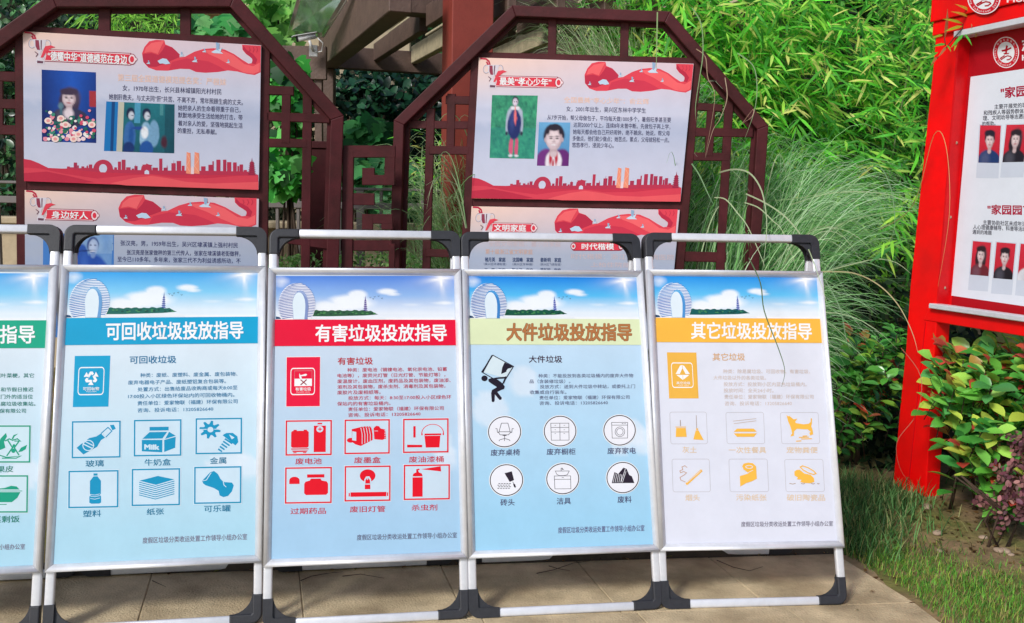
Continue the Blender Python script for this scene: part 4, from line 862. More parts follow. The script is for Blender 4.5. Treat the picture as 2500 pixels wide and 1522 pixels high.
def soft_fn(bgf, items, seed=0, grain=.10):
    """photograph-like tone field: soft edged ellipses (cx, cy, rx, ry, colour, softness) laid over a background"""
    def f(s, t):
        c = bgf(s, t) if callable(bgf) else bgf
        wx = .012*(vnoise(s*14, t*14, seed)-.5); wy = .012*(vnoise(s*14, t*14, seed+5)-.5)
        for (cx, cy, rx, ry, col, sf) in items:
            d = math.sqrt(((s+wx-cx)/rx)**2+((t+wy-cy)/ry)**2); k = (1+sf-d)/(2*sf)
            if k > 0: c = mixc(c, col, min(1, k))
        g = 1+grain*(vnoise(s*38, t*38, seed+9)-.5)+.12*(vnoise(s*5, t*5, seed+3)-.5)
        return (c[0]*g, c[1]*g, c[2]*g, 1)
    return f
def head(cx, cy, r, ry, skin, hair, longh, top, seed=0, side=.12, fringe=True):
    sh = mixc(skin, S(110, 70, 70), .38); li = mixc(skin, S(255, 240, 236), .45); I = []
    if longh: I += [(cx, cy+.55*ry, 1.42*r, 1.75*ry, hair, .10), (cx+.2*r, cy-.2*ry, 1.30*r, 1.30*ry, mixc(hair, S(120, 100, 110), .22), .2)]
    else: I += [(cx, cy-.32*ry, 1.16*r, 1.05*ry, hair, .10), (cx-.2*r, cy-.75*ry, .7*r, .4*ry, mixc(hair, S(120, 100, 110), .25), .4)]
    I += [(cx, cy+2.6*ry, 2.5*r, 1.35*ry, top, .06), (cx-.9*r, cy+2.5*ry, 1.0*r, .9*ry, mixc(top, S(150, 150, 170), .18), .5), (cx, cy+1.15*ry, .42*r, .62*ry, sh, .12), (cx, cy+1.5*ry, .40*r, .28*ry, mixc(skin, sh, .4), .3)]
    I += [(cx-.93*r, cy+.1*ry, .13*r, .22*ry, sh, .3), (cx+.93*r, cy+.1*ry, .13*r, .22*ry, sh, .3)] if not longh else []
    I += [(cx, cy, .90*r, 1.06*ry, sh, .06), (cx-side*r, cy-.02*ry, .74*r, .92*ry, skin, .16), (cx-.30*r, cy+.18*ry, .26*r, .24*ry, li, .8), (cx+.26*r, cy+.18*ry, .24*r, .22*ry, mixc(li, skin, .4), .8), (cx-.05*r, cy-.42*ry, .42*r, .22*ry, li, .8)]
    if fringe: I += [(cx-.60*r, cy-.92*ry, .66*r, .40*ry, hair, .25), (cx+.46*r, cy-.92*ry, .72*r, .42*ry, hair, .25), (cx, cy-1.05*ry, .8*r, .32*ry, hair, .2)]
    else: I += [(cx, cy-1.12*ry, .78*r, .34*ry, hair, .2), (cx-.72*r, cy-.75*ry, .22*r, .36*ry, hair, .4), (cx+.72*r, cy-.75*ry, .22*r, .36*ry, hair, .4)]
    for q in (-1, 1): I += [(cx+q*.34*r, cy-.24*ry, .22*r, .05*ry, mixc(hair, sh, .35), .7), (cx+q*.34*r, cy-.06*ry, .17*r, .07*ry, S(44, 30, 36), .6)]
    I += [(cx+.04*r, cy+.14*ry, .08*r, .20*ry, mixc(skin, sh, .55), .8), (cx+.03*r, cy+.30*ry, .17*r, .06*ry, sh, .7), (cx, cy+.56*ry, .30*r, .07*ry, S(170, 70, 78), .6), (cx, cy+.86*ry, .4*r, .16*ry, mixc(skin, sh, .4), .7)]
    return I
# poster 1
a, pb = board_sheet(f1, Q1, False); template(a, Q1, False, (285/2.586, 352/2.586, 832/2.586, 378/2.586, 72/2.586))
a.begin('printed_text'); a.tf = tv(1); NV = S(66, 66, 104)
a.text('“德耀中华”道德模范在身边', 308, 356, 806, 383, 56, WH, 9, bold=.022)
a.text('第三届全国道德模范提名奖：严根妹', 748, 492, 1430, 522, 44, S(244, 206, 190), 2, bold=.012)
for t in (('女，1970年出生，长兴县林城镇阳光村村民', 778, 558, 1400, 583, 36), ('她割肝救夫，与丈夫同“肝”共苦、不离不弃，常年照顾生病的丈夫。', 692, 613, 1535, 650, 36), ('她把亲人的生命看得重于自己，', 1127, 683, 1520, 697, 34), ('默默地承受生活给她的打击，带', 1127, 729, 1533, 745, 34), ('着对亲人的爱，坚强地挑起生活', 1127, 779, 1533, 796, 34), ('的重担，无私奉献。', 1125, 826, 1370, 836, 34)): a.text(*t, NV, 2, bold=.008)
a.begin('printed_photo', 'photo of a woman speaking behind flowers'); base = tv(1); a.tf = base; a.quad([(268, 443), (610, 460), (612, 905), (270, 895)])
def bgp(s, t): return mixc(S(24, 90, 196), S(10, 40, 110), abs(s-.55)*1.5+.35*t) if not (s > .87 and .27 < t < .50) else S(170, 50, 60)
I_ = head(.50, .385, .135, .105, S(222, 200, 208), S(62, 48, 74), True, S(52, 52, 84), 1)+[(.50, .30, .14, .045, S(66, 50, 76), .2), (.49, .60, .09, .07, S(236, 222, 230), .3), (.355, .56, .022, .09, S(70, 110, 130), .2), (.35, .49, .052, .045, S(96, 132, 150), .25)]
a.grid(44, 58, soft_fn(bgp, I_, 2), 1); a.tf = base
rf = random.Random(5)
for k in range(130):
    x = 275+330*rf.random(); dy = abs(x-440)/170; y = 745-75*dy*dy+(900-760+75*dy*dy)*rf.random(); c = rf.choice([S(240, 150, 170), S(250, 220, 224), S(220, 80, 110), S(60, 140, 120), S(30, 100, 96), S(246, 240, 236), S(40, 120, 90)]); r = 9+12*rf.random()
    a.disc(min(x, 598), min(y, 888), r*.8, r*.7, c, 8+(k % 5), 9)
for x, y in ((310, 765), (390, 750), (420, 790), (500, 850), (355, 880), (585, 790), (470, 890)): a.disc(x, min(y, 880), 24, 20, S(250, 226, 216), 14, 12); a.disc(x, min(y, 880), 12, 10, S(240, 160, 160), 15, 10)
a.begin('printed_photo', 'photo of two people in blue at a doorway'); a.tf = base
a.poly([(675, 643), (750, 646), (738, 957), (660, 955)], S(20, 120, 190), 1); a.poly([(710, 645), (730, 645), (718, 956), (700, 956)], S(10, 70, 130), 2); a.poly([(752, 646), (788, 648), (775, 960), (740, 958)], S(196, 196, 178), 1)
a.quad([(788, 648), (1105, 662), (1103, 970), (775, 960)])
def bgd(s, t):
    c = mixc(S(30, 120, 132), S(16, 84, 100), t*.8+.3*vnoise(s*5, t*5, 2))
    if .20 < s < .32 and t < .42: c = mixc(c, S(90, 170, 210), .7)
    if s > .80: c = mixc(c, S(8, 60, 78), .6)
    if .70 < s < .78 and t < .25: c = mixc(c, S(120, 190, 190), .3)
    return c
pe = []
for cx, cy, c1, c2 in ((.13, .27, S(56, 108, 172), S(28, 84, 156)), (.44, .27, S(150, 190, 218), S(112, 162, 198))):
    pe += [(cx, cy+.42, .115, .30, c1, .08), (cx+.03, cy+.40, .05, .22, c2, .4), (cx+.005, cy-.05, .085, .115, S(20, 34, 70), .12), (cx+.02, cy+.0, .055, .085, S(204, 212, 224), .2), (cx+.045, cy-.0, .02, .01, S(60, 60, 90), .6)]
pe += [(.60, .62, .10, .27, S(120, 166, 200), .10), (.30, .52, .13, .035, S(30, 74, 150), .2), (.42, .60, .07, .12, S(232, 238, 244), .2), (.12, .93, .11, .13, S(16, 50, 110), .12), (.46, .93, .13, .16, S(30, 84, 160), .1), (.40, .535, .035, .022, S(214, 212, 220), .3), (.80, .78, .06, .12, S(70, 30, 50), .3)]
a.grid(60, 56, soft_fn(bgd, pe, 4, .16), 2)
a.flush()
# lower poster 1
a, pb = board_sheet(f1, Q1L, True); template(a, Q1L, True, (365/3.2606, 440+272/3.2606, 752/3.2606, 440+282/3.2606, 84/3.2606))
a.begin('printed_text'); a.tf = tv(6)
a.text('身边好人', 418, 275, 706, 283, 56, WH, 9, bold=.022)
for t in (('张汉亮，男，1959年出生，吴兴区埭溪镇上强村村民', 965, 500, 1895, 519, 42), ('张汉亮是张家做秤的第三代传人，张家在埭溪镇老街做秤，', 1015, 574, 1915, 586, 41), ('至今已110多年。多年来，张家三代不为利益诱惑所动，不', 940, 628, 1917, 643, 41)): a.text(*t, S(56, 60, 110), 2, bold=.008)
a.begin('printed_photo', 'blue photo of a smiling man in a work jacket'); base = tv(6); a.tf = base
a.poly([(350, 425), (912, 430), (908, 1250), (345, 1250)], S(70, 130, 205), 1); a.poly([(700, 436), (905, 436), (905, 560), (690, 560)], S(150, 184, 216), 2); a.line([(740, 440), (740, 560)], 8, S(60, 100, 170), 3); a.line([(700, 500), (905, 505)], 8, S(60, 100, 170), 3)
a.quad([(590, 440), (905, 436), (880, 900), (580, 900)])
def bgm(s, t): return mixc(S(150, 184, 220), S(96, 144, 204), .8*vnoise(s*6, t*5, 3)+(.4 if t > .3 else 0))
I_ = [(.22, .40, .17, .26, S(44, 88, 176), .1), (.48, .80, .50, .48, S(40, 84, 178), .06), (.30, .70, .10, .3, S(66, 112, 200), .5), (.50, .16, .15, .13, S(42, 66, 130), .12), (.52, .20, .115, .135, S(160, 182, 218), .1), (.49, .19, .07, .08, S(188, 204, 232), .7), (.45, .165, .028, .010, S(30, 44, 100), .5), (.56, .17, .028, .010, S(30, 44, 100), .5), (.50, .27, .05, .014, S(226, 232, 244), .4), (.50, .29, .05, .008, S(60, 70, 130), .5), (.52, .33, .06, .05, S(120, 150, 204), .3), (.25, .26, .30, .010, S(24, 40, 96), .4)]
a.grid(50, 60, soft_fn(bgm, I_, 6), 3); a.flush()
# poster 2
a, pb = board_sheet(f2, Q2, False); template(a, Q2, False, (1100+248/2.2725, 453/2.2725, 1100+596/2.2725, 461/2.2725, 58/2.2725))
a.begin('printed_text'); a.tf = tv(3)
a.text('最美“孝心少年”', 275, 453, 560, 460, 42, WH, 9, bold=.022)
a.text('全国最美“孝心少年”：俞云辉', 630, 556, 1100, 566, 32, S(244, 206, 190), 2, bold=.012)
for t in (('女，2001年出生，吴兴区东林中学学生', 643, 606, 1083, 616, 29), ('从7岁开始，帮父母做包子，平均每天做1000多个，暑假旺季甚至要', 538, 653, 1222, 668, 28), ('达到2000个以上，连续8年未曾中断。先做包子再上学，', 683, 694, 1218, 706, 28), ('她每天都会给自己开好闹钟，绝不赖床。她说，帮父母', 680, 733, 1215, 742, 28), ('多做点，他们就少做点；她苦点，累点，父母就轻松一点。', 678, 770, 1212, 779, 28), ('悠悠孝行，浸润少年心。', 675, 806, 905, 810, 28)): a.text(*t, NV, 2, bold=.008)
a.begin('printed_photo', 'photo of a girl in a red scarf standing on grass'); base = tv(3); a.tf = base; a.quad([(232, 530), (485, 533), (465, 883), (218, 878)])
def gr(s, t): n = fbm(s*16, t*16, 6); return mixc(mixc(S(20, 92, 84), S(70, 176, 130), n*1.3-.1), S(40, 150, 140), .35 if t > .5 else 0)
a.grid(30, 40, gr, 1)
I_ = [(.42, .30, .07, .10, S(180, 190, 212), .2), (.62, .30, .07, .10, S(180, 190, 212), .2), (.365, .44, .035, .17, S(176, 186, 210), .25), (.675, .44, .035, .17, S(176, 186, 210), .25), (.36, .60, .03, .03, S(40, 44, 70), .4), (.68, .60, .03, .03, S(40, 44, 70), .4),
 (.47, .82, .045, .16, S(214, 96, 132), .15), (.59, .82, .045, .16, S(206, 86, 124), .15), (.465, .955, .05, .018, S(222, 228, 240), .3), (.60, .955, .05, .018, S(222, 228, 240), .3),
 (.52, .46, .15, .24, S(30, 46, 108), .08), (.47, .40, .05, .14, S(52, 70, 136), .6), (.52, .085, .072, .065, S(36, 34, 52), .15), (.52, .105, .055, .062, S(206, 192, 214), .15), (.505, .105, .035, .035, S(230, 220, 234), .7), (.50, .10, .010, .005, S(40, 40, 60), .6), (.545, .10, .010, .005, S(40, 40, 60), .6), (.52, .135, .02, .005, S(230, 230, 236), .5),
 (.47, .20, .05, .03, S(232, 232, 240), .3), (.57, .20, .05, .03, S(232, 232, 240), .3), (.52, .30, .022, .13, S(246, 130, 130), .25), (.545, .36, .018, .10, S(236, 110, 116), .3)]
a.grid(44, 60, soft_fn(gr, I_, 8), 2)
a.begin('printed_photo', 'portrait photo of a smiling girl in a purple jacket'); a.tf = base; a.quad([(492, 680), (665, 682), (655, 923), (480, 921)])
I_ = [(.28, .95, .34, .34, S(116, 48, 130), .08), (.76, .95, .34, .34, S(104, 38, 118), .08), (.52, .90, .26, .26, S(234, 228, 238), .1), (.42, .82, .05, .16, S(190, 44, 66), .4), (.60, .82, .05, .16, S(190, 44, 66), .4), (.50, .95, .03, .10, S(190, 44, 66), .4)]+[q for q in head(.50, .38, .29, .235, S(226, 206, 214), S(40, 34, 52), False, S(234, 228, 238), fringe=False) if q[1] < .75]+[(.50, .515, .10, .018, S(244, 240, 244), .4)]
a.grid(40, 52, soft_fn(lambda s, t: mixc(S(110, 176, 222), S(70, 132, 186), t), I_, 3), 1); a.flush()
# lower poster 2
a, pb = board_sheet(f2, Q2L, True); template(a, Q2L, True, (1100+225/2.2725, 1263/2.2725, 1100+458/2.2725, 1266/2.2725, 50/2.2725))
a.begin('printed_text'); a.tf = tv(3); FA = S(206, 190, 196); N2 = S(44, 66, 112)
a.text('文明家庭', 243, 1264, 420, 1267, 36, WH, 9, bold=.022)
a.text('全国文明家庭：董小白家庭', 213, 1352, 612, 1354, 30, FA, 2, bold=.01); a.text('第十届浙江省文明家庭', 195, 1396, 456, 1398, 28, S(214, 176, 160), 2, bold=.01)
for t in (('褚月英　家庭', 192, 1440, 306, 1441, 24), ('沈国峰　家庭', 345, 1441, 460, 1442, 24), ('姜新明　家庭', 500, 1442, 614, 1443, 24), ('王　慧　家庭', 190, 1500, 304, 1501, 24), ('陈立平　家庭', 343, 1500, 458, 1501, 24), ('潘新明　家庭', 498, 1500, 612, 1501, 24)): a.text(*t, N2, 2, bold=.02)
for t in (('（吴兴区环渚街道）', 186, 1465, 310, 1466, 14), ('（吴兴区东林镇）', 345, 1466, 458, 1467, 14), ('（吴兴区飞英街道）', 497, 1467, 614, 1468, 14)): a.text(*t, N2, 2)
a.text('时代楷模：浙江省皮肤病医院', 670, 1422, 1240, 1428, 30, FA, 2, bold=.01); a.text('上柏住院部医疗队', 778, 1468, 1130, 1472, 28, FA, 2, bold=.01)
a.rrect(672, 1344, 955, 1392, 14, S(150, 40, 66), 3); a.rrect(678, 1346, 950, 1388, 12, S(228, 58, 78), 4)
for x in (682, 945): a.disc(x, 1367, 16, 20, S(150, 40, 66), 4, 16); a.disc(x, 1367, 12, 16, S(246, 224, 228), 5, 16); a.disc(x, 1367, 7, 9, S(228, 58, 78), 6, 16)
a.text('时代楷模', 728, 1368, 906, 1369, 34, WH, 8, bold=.022); a.flush()

# ------------------------------------------------------------------ red notice board on the right
e = np.array([.333, -.943, 0]); e /= np.linalg.norm(e)
PS = Plane((1.8038, 4.5121, 0), e, (0, 0, 1)); 
# Plane normal is ex x ey = e x z ; it must look to the camera side
sg = thing('notice_board', 'bright red metal notice board on a tapering leg with volunteer portraits behind a silver ledge', 'notice board', PS.matrix())
NS = 1 if PS.n@(CAM-PS.o) > 0 else -1
assert NS == 1
L_ = 2.1
m = MB(); m.ext([(0, -.02), (.215, -.02), (.2107, .8), (.2307, 2.02), (.2307, 2.14), (.098, 2.14), (.0905, 1.93), (.036, .98), (.033, .70)], -.075, .0, bev=.004, seg=2); m.build('leg', M['red'], sg)
m = MB(); m.ext([(.100, -.02), (.104, -.02), (.150, .83), (.146, .83)], 0, .0035, bev=0); m.build('leg_seam', M['dred'], sg)
m = MB(); m.ext([(L_-.2, -.02), (L_+.1, -.02), (L_+.1, 2.1), (L_-.2, 2.1)], -.075, -.001, bev=.004); m.build('leg', M['red'], sg)
m = MB(); m.ext([(.0885, 2.146), (L_+.1, 2.146), (L_+.1, 2.75), (.100, 2.75)], -.09, .030, bev=.004, seg=2); m.build('header_panel', M['red'], sg)
m = MB(); m.ext([(.094, 2.088), (L_, 2.088), (L_, 2.144), (.094, 2.144)], -.08, .018, bev=.002, seg=1); m.build('upper_rail', M['red'], sg)
m = MB(); m.ext([(.224, 2.062), (L_-.2, 2.062), (L_-.2, 2.0865), (.224, 2.0865)], -.05, .022, bev=.002, seg=1); m.build('upper_trim', M['alu'], sg)
m = MB(); m.ext([(.135, .838), (L_-.18, .838), (L_-.18, .896), (.165, .896)], -.074, .004, bev=.003, seg=1); m.build('lower_rail', M['red'], sg)
m = MB(); m.box((L_/2+.0, .909, .005), (L_-.38, .022, .05), bev=.003); m.build('ledge', M['alu'], sg)
m = MB(); m.ext([(.2, .8965), (L_-.2, .8965), (L_-.2, 2.087), (.2, 2.087)], -.072, -.0605); m.build('back_panel', M['dred'], sg)
m = MB(); m.ext([(.205, .9), (.2145, .9), (.236, 2.06), (.226, 2.06)], -.0600, .0012); m.build('side_reveal', M['dred'], sg)
for z_ in (.99, 1.30, 1.62): MB().ext([(.2165+.018*(z_-.9)-.0+.005*math.cos(k), z_+.006*math.sin(k)) for k in np.linspace(0, 2*math.pi, 9)[:-1]], -.03, -.026).build('screw', M['stone'], sg)
mpS = lambda x, y: PS.px(x, y, -.060)
V[4] = (2.1429, 1800, 0); V[7] = (5.0, 2150, 0)
a = Art(mpS, sg, z0=-.0597)
a.begin('poster'); a.tf = lambda x, y: (x, y)
tl = PS.px(2370, 188, -.06); bl = PS.px(2323, 722, -.06)
def quadloc(pts, c, lv):     # polygons given on the board itself
    f = []; 
    for x, y in pts: a.v.append((x, y, a.z(lv))); f.append(len(a.v)-1)
    a.f.append(f); a.c.append(c)
quadloc([(.23, .90), (L_-.2, .90), (L_-.2, 2.06), (.235, 2.06)], S(176, 14, 28), 0)
quadloc([bl, (L_-.25, .93), (L_-.25, tl[1]), tl], S(226, 232, 242), 1)
a.flush(); sheet = a.made[0]
a = Art(mpS, sheet, z0=-.0594)
a.begin('emblem', 'round white and red volunteer emblem'); a.tf = tv(4)
def emblem(cx, cy, rx, ry):
    a.disc(cx, cy, rx, ry, S(244, 232, 236), 1, 48); a.disc(cx, cy, rx*.93, ry*.94, S(206, 30, 48), 2, 48); a.disc(cx, cy, rx*.66, ry*.68, S(236, 238, 242), 3, 40)
    u = rx; v = ry; k = S(176, 14, 36)
    a.poly([(cx-.35*u, cy-.14*v), (cx-.05*u, cy-.20*v), (cx+.02*u, cy-.46*v), (cx+.16*u, cy-.40*v), (cx+.10*u, cy-.24*v), (cx+.40*u, cy-.34*v), (cx+.42*u, cy-.24*v), (cx+.10*u, cy-.10*v), (cx+.08*u, cy+.06*v), (cx+.26*u, cy+.02*v), (cx+.20*u, cy+.12*v), (cx-.14*u, cy+.14*v), (cx-.18*u, cy+.06*v), (cx-.04*u, cy+.02*v), (cx-.06*u, cy-.06*v), (cx-.30*u, cy-.04*v)], k, 5)
    a.line([(cx-.10*u, cy+.20*v), (cx-.42*u, cy+.38*v), (cx-.36*u, cy+.46*v), (cx-.05*u, cy+.28*v), (cx+.12*u, cy+.22*v), (cx+.36*u, cy+.26*v), (cx+.42*u, cy+.34*v), (cx+.26*u, cy+.46*v), (cx+.06*u, cy+.48*v)], .085*u, k, 5)
    t = 'China Volunteer Service'
    for i, ch in enumerate(t):
        if ch == ' ': continue
        an = math.radians(200-220*(i+.5)/len(t)); x = cx+.80*rx*math.cos(an); y = cy+.81*ry*math.sin(an); tx, ty = math.sin(an), -math.cos(an)*ry/rx
        wv = .045*rx*(.5 if ch in 'il' else 1)
        V_, F_ = glyphs(ch)
        o = len(a.v)
        for vx, vy in V_:
            hh = (vy-.35)*.20*ry; X = x+tx*(vx-.5)*2*wv-math.cos(an)*hh*rx/ry; Y = y+ty*(vx-.5)*2*wv-math.sin(an)*hh
            q = a.mp(*a.tf(X, Y)); a.v.append((q[0], q[1], a.z(6)))
        for f_ in F_: a.f.append([o+k2 for k2 in f_]); a.c.append(S(248, 236, 238))
    for i, ch in enumerate('中国志愿服务'):
        an = math.radians(-150+120*(i+.5)/6); x = cx+.80*rx*math.cos(an); y = cy+.81*ry*math.sin(an); a.text(ch, x-.07*rx, y, x+.07*rx, y, .15*ry, S(248, 236, 238), 6)
emblem(1407, 275, 68, 82)
a.begin('printed_text'); a.tf = tv(4)
a.text('志', 1492, 238, 1558, 228, 66, S(244, 236, 238), 2, bold=.03); a.text('H', 1492, 302, 1520, 298, 36, S(244, 236, 238), 2, bold=.04)
RT_ = S(176, 24, 60); TX = S(70, 70, 84)
a.text('"家园', 1380, 488, 1512, 475, 56, RT_, 2, bold=.025); a.text('"家园园丁', 1311, 1097, 1545, 1101, 50, RT_, 2, bold=.025)
a.text('主要开展党的理', 1346, 560, 1515, 550, 25, TX, 2, bold=.01); a.text('和残疾人等弱势群体志', 1290, 592, 1522, 580, 25, TX, 2, bold=.01); a.text('理、文明劝导等志愿服', 1286, 620, 1520, 608, 25, TX, 2, bold=.01); a.text('的帮助。', 1283, 649, 1352, 646, 23, TX, 2, bold=.01)
a.text('主要协助社区未成年活', 1287, 1164, 1512, 1173, 25, TX, 2, bold=.01); a.text('人心理健康辅导、科普等活动', 1235, 1188, 1512, 1200, 25, TX, 2, bold=.01); a.text('遇到的难题', 1232, 1214, 1332, 1219, 23, TX, 2, bold=.01)
def idphoto(x0, y0, x1, y1, skew, dy, hair, top, longh, skirt=0):
    a.begin('portrait_card', 'small red backed portrait photo'); a.tf = tv(4); q = [(x0+skew, y0), (x1+skew, y0+dy), (x1, y1+dy), (x0, y1)]
    a.poly([(x0+skew-6, y0-5), (x1+skew+6, y0+dy-5), (x1-3, y1+dy+80), (x0-12, y1+80)], S(206, 214, 228), 1); a.quad(q)
    I_ = head(.5, .40, .21, .20, S(214, 190, 192), hair, longh, top, int(x0), .08)
    a.grid(32, 44, soft_fn(lambda s, t: mixc(S(212, 48, 66), S(190, 34, 52), t), I_, int(x0) % 17), 2)
idphoto(1262, 656, 1370, 852, 10, 2, S(40, 38, 52), S(34, 60, 110), False); idphoto(1388, 654, 1500, 850, 22, -2, S(46, 36, 44), S(36, 34, 44), True); idphoto(1514, 652, 1630, 848, 22, -3, S(40, 38, 52), S(70, 60, 80), False)
idphoto(1220, 1262, 1315, 1438, 14, 8, S(54, 36, 42), S(110, 40, 50), True); idphoto(1340, 1268, 1440, 1456, 18, 8, S(40, 34, 40), S(36, 32, 38), False); idphoto(1466, 1276, 1570, 1466, 18, 9, S(40, 34, 40), S(220, 220, 226), False)
a.flush()
a = Art(lambda x, y: PS.px(x, y, .030), sg, z0=.0305); a.begin('header_emblem', 'round volunteer emblem cut by the top of the photo'); a.tf = tv(7); emblem(1262, -20, 202, 198)
a.begin('header_text'); a.text('Home', 1545, -6, 1930, -28, 92, S(250, 226, 226), 1, bold=.035); a.flush()

# ------------------------------------------------------------------ pergola
D1 = Vector((-.334, .943, 0)).normalized(); D2 = Vector((.943, .334, 0)).normalized(); Z = Vector((0, 0, 1))
C0 = hit_z(781, 167, 2.3)
pg = thing('pergola', 'brown timber pergola with slanting rafters behind the frames', 'pergola', loc=(C0.x, C0.y, 0))
def lp(p): return p-Vector((C0.x, C0.y, 0))
def pbeam(name, a_, b_, wd, hg, m, bev=.005):
    mb = MB(); mb.beam(lp(a_), lp(b_), wd, hg, bev); return mb.build(name, M[m], pg)
pbeam('main_beam', C0+D1*.06+Z*.14+D2*.06, C0-D1*2.4+Z*.14+D2*.06, .12, .28, 'brown')
pbeam('fascia_beam', C0+Z*.085+D2*.125, C0+Z*.085+D2*2.3, .09, .16, 'brown')
pbeam('cross_beam', C0-D1*1.55+Z*.24+D2*.125, C0-D1*1.55+Z*.24+D2*2.3, .14, .18, 'brown')
pbeam('post', C0+D2*.06+Z*.0+D1*.03, Vector((C0.x, C0.y, 0))+D2*.06+D1*.03, .11, .11, 'brown')
for k in range(7):
    s_ = .42+.29*k
    pbeam('rafter', C0+D2*s_-D1*.05+Z*.135, C0+D2*s_-D1*1.47+Z*.135, .055, .13, 'rafter' if k % 2 else 'brown')  # alternate rafters pale, the light on their sides put into the colour
    pbeam('rafter', C0+D2*s_-D1*1.63+Z*.135, C0+D2*s_-D1*2.3+Z*.135, .055, .13, 'brown')
for k in range(7):
    s_ = .42+.145+.29*k
    pbeam('roof_slat', C0+D2*s_+D1*.0+Z*.30, C0+D2*s_-D1*2.4+Z*.30, .10, .02, 'rafter')
CB = hit_z(1140, 170, 2.25); cb = thing('column', 'square red brown column behind the gap between the frames', 'column', loc=(CB.x, CB.y, 0))
YC = 5.55; pc = at(1136, 500, YC); cb.location = (pc.x, pc.y, 0)
Rm = Matrix((D2, D1, Z)).transposed()
MB().box((0, 0, 1.6), (.235, .20, 3.3), Rm, bev=.006, seg=2).build('shaft', M['column'], cb); MB().box((0, 0, .06), (.31, .28, .14), Rm, bev=.01).build('base', M['beige'], cb)
# reddish board post behind the left frame
pc2 = at(781, 420, 5.6); cb2 = thing('wooden_post', 'flat dark red post standing behind the right edge of the left frame', 'post', loc=(pc2.x, pc2.y, 0))
MB().box((0, 0, .78), (.125, .05, 1.66), bev=.004).build('plank', M['maroon'], cb2); MB().box((0, 0, 1.63), (.15, .07, .04), bev=.004).build('cap', M['maroon'], cb2)
# railing and low wall
ra = at(-60, 470, 6.3); rb_ = at(1130, 500, 6.6); rr_ = thing('railing', 'low grey railing crossing behind the lattice frames', 'railing', loc=(ra.x, ra.y, 0))
def rbar(name, za, th): 
    A_ = Vector((0, 0, za)); B_ = Vector((rb_.x-ra.x, rb_.y-ra.y, za)); MB().beam(A_, B_, .05, th, .004).build(name, M['rail'], rr_)
rbar('handrail', 1.29, .045); rbar('thin_rail', 1.40, .018); rbar('lower_rail', .55, .03)
for k in range(24):
    p = Vector(((rb_.x-ra.x)*k/23, (rb_.y-ra.y)*k/23, 0)); MB().beam(p+Vector((0, 0, .1)), p+Vector((0, 0, 1.39)), .03 if k % 6 else .05, .02 if k % 6 else .05, .002, up=(1, 0, 0)).build('baluster', M['rail'], rr_)
lwp = at(500, 560, 7.0); lw = thing('stone_wall', 'low beige stone wall behind the railing', 'wall', loc=(lwp.x, lwp.y, 0))
for k in range(9):
    MB().box((-1.9+.62*k, .02*(k % 2), .55), (.612, .3, 1.16), bev=.008).build('stone', M['beige'], lw); MB().box((-1.9+.62*k, -.02, 1.145), (.616, .40, .05), bev=.008).build('coping', M['beige'], lw)
# house wall behind the trees at the upper left
hw = at(720, 60, 9.2); hs = thing('garden_house', 'beige house wall with a pale window seen above the left frame', 'house', loc=(hw.x, hw.y, 0))
MB().box((0, .3, 1.9), (2.1, .5, 3.9), bev=.01).build('wall', M['beige'], hs)
wn = MB().box((-.15, .035, 3.35), (.95, .05, .42), bev=.005).build('window', M['white'], hs); MB().box((-.15, .005, 3.35), (.85, .012, .34), bev=0).build('pane', M['glass'], wn)
MB().box((0, .0, 3.02), (2.15, .14, .07), bev=.01).build('string_course', M['beige'], hs)
# CCTV camera
cc = at(748, 92, 6.6); ct = thing('security_camera', 'white bullet security camera on a bracket beside the pergola beam', 'camera', loc=tuple(cc))
Rc = Matrix.Rotation(math.radians(205), 3, 'Z') @ Matrix.Rotation(math.radians(14), 3, 'Y'); ct.scale = (.62, .62, .62)
m = MB(); m.tube([Rc @ Vector((-.10, 0, 0)), Rc @ Vector((.10, 0, 0))], .030, 16); m.build('body', M['white'], ct)
m = MB(); m.box(Rc @ Vector((.015, 0, .034)), (.26, .088, .01), Rc, bev=.004, seg=2); m.build('sun_shield', M['white'], ct)
m = MB(); m.tube([Rc @ Vector((.098, 0, 0)), Rc @ Vector((.108, 0, 0))], .032, 16); m.build('lens', M['black'], ct)
m = MB(); m.tube([(.03, 0, -.03), (.05, .02, -.09), (.05, .10, -.12)], .014, 10); m.box((.05, .12, -.12), (.09, .02, .12), bev=.004); m.build('bracket', M['white'], ct)
m = MB(); m.tube([Rc @ Vector((-.1, 0, 0)), (.17, .03, -.05), (.15, .06, -.13), (.08, .1, -.14)], .006, 6); m.build('cable', M['white'], ct)
cp_ = at(742, 118, 6.75); bo = thing('camera_board', 'dark board behind the security camera', 'board', loc=(cp_.x, cp_.y, 0)); MB().box((0, .02, 2.24), (.30, .04, .22), bev=.004).build('panel', M['brown'], bo); MB().box((.09, .05, 1.15), (.05, .05, 2.2), bev=.003).build('upright', M['brown'], bo)
# sloping glass canopy
g0, g1, g2, g3 = [at(x, y, Y) for x, y, Y in ((700, 84, 6.9), (790, 90, 6.9), (870, -40, 6.0), (735, -40, 6.2))]
gc = thing('glass_canopy', 'sloping clear glass canopy pane at the top, left of the pergola beam', 'canopy', loc=tuple(g0))
m = MB(); q = [p-g0 for p in (g0, g1, g2, g3)]; nn = (q[1]-q[0]).cross(q[3]-q[0]).normalized()*.006
m.v = [tuple(p) for p in q]+[tuple(p+nn) for p in q]; m.f = [[0, 1, 2, 3], [7, 6, 5, 4], [0, 4, 5, 1], [1, 5, 6, 2], [2, 6, 7, 3], [3, 7, 4, 0]]; m.sm = [False]*6; m.build('pane', M['glass'], gc)
m = MB(); m.tube([q[1], q[2]], .008, 6); m.build('edge_cable', M['white'], gc)
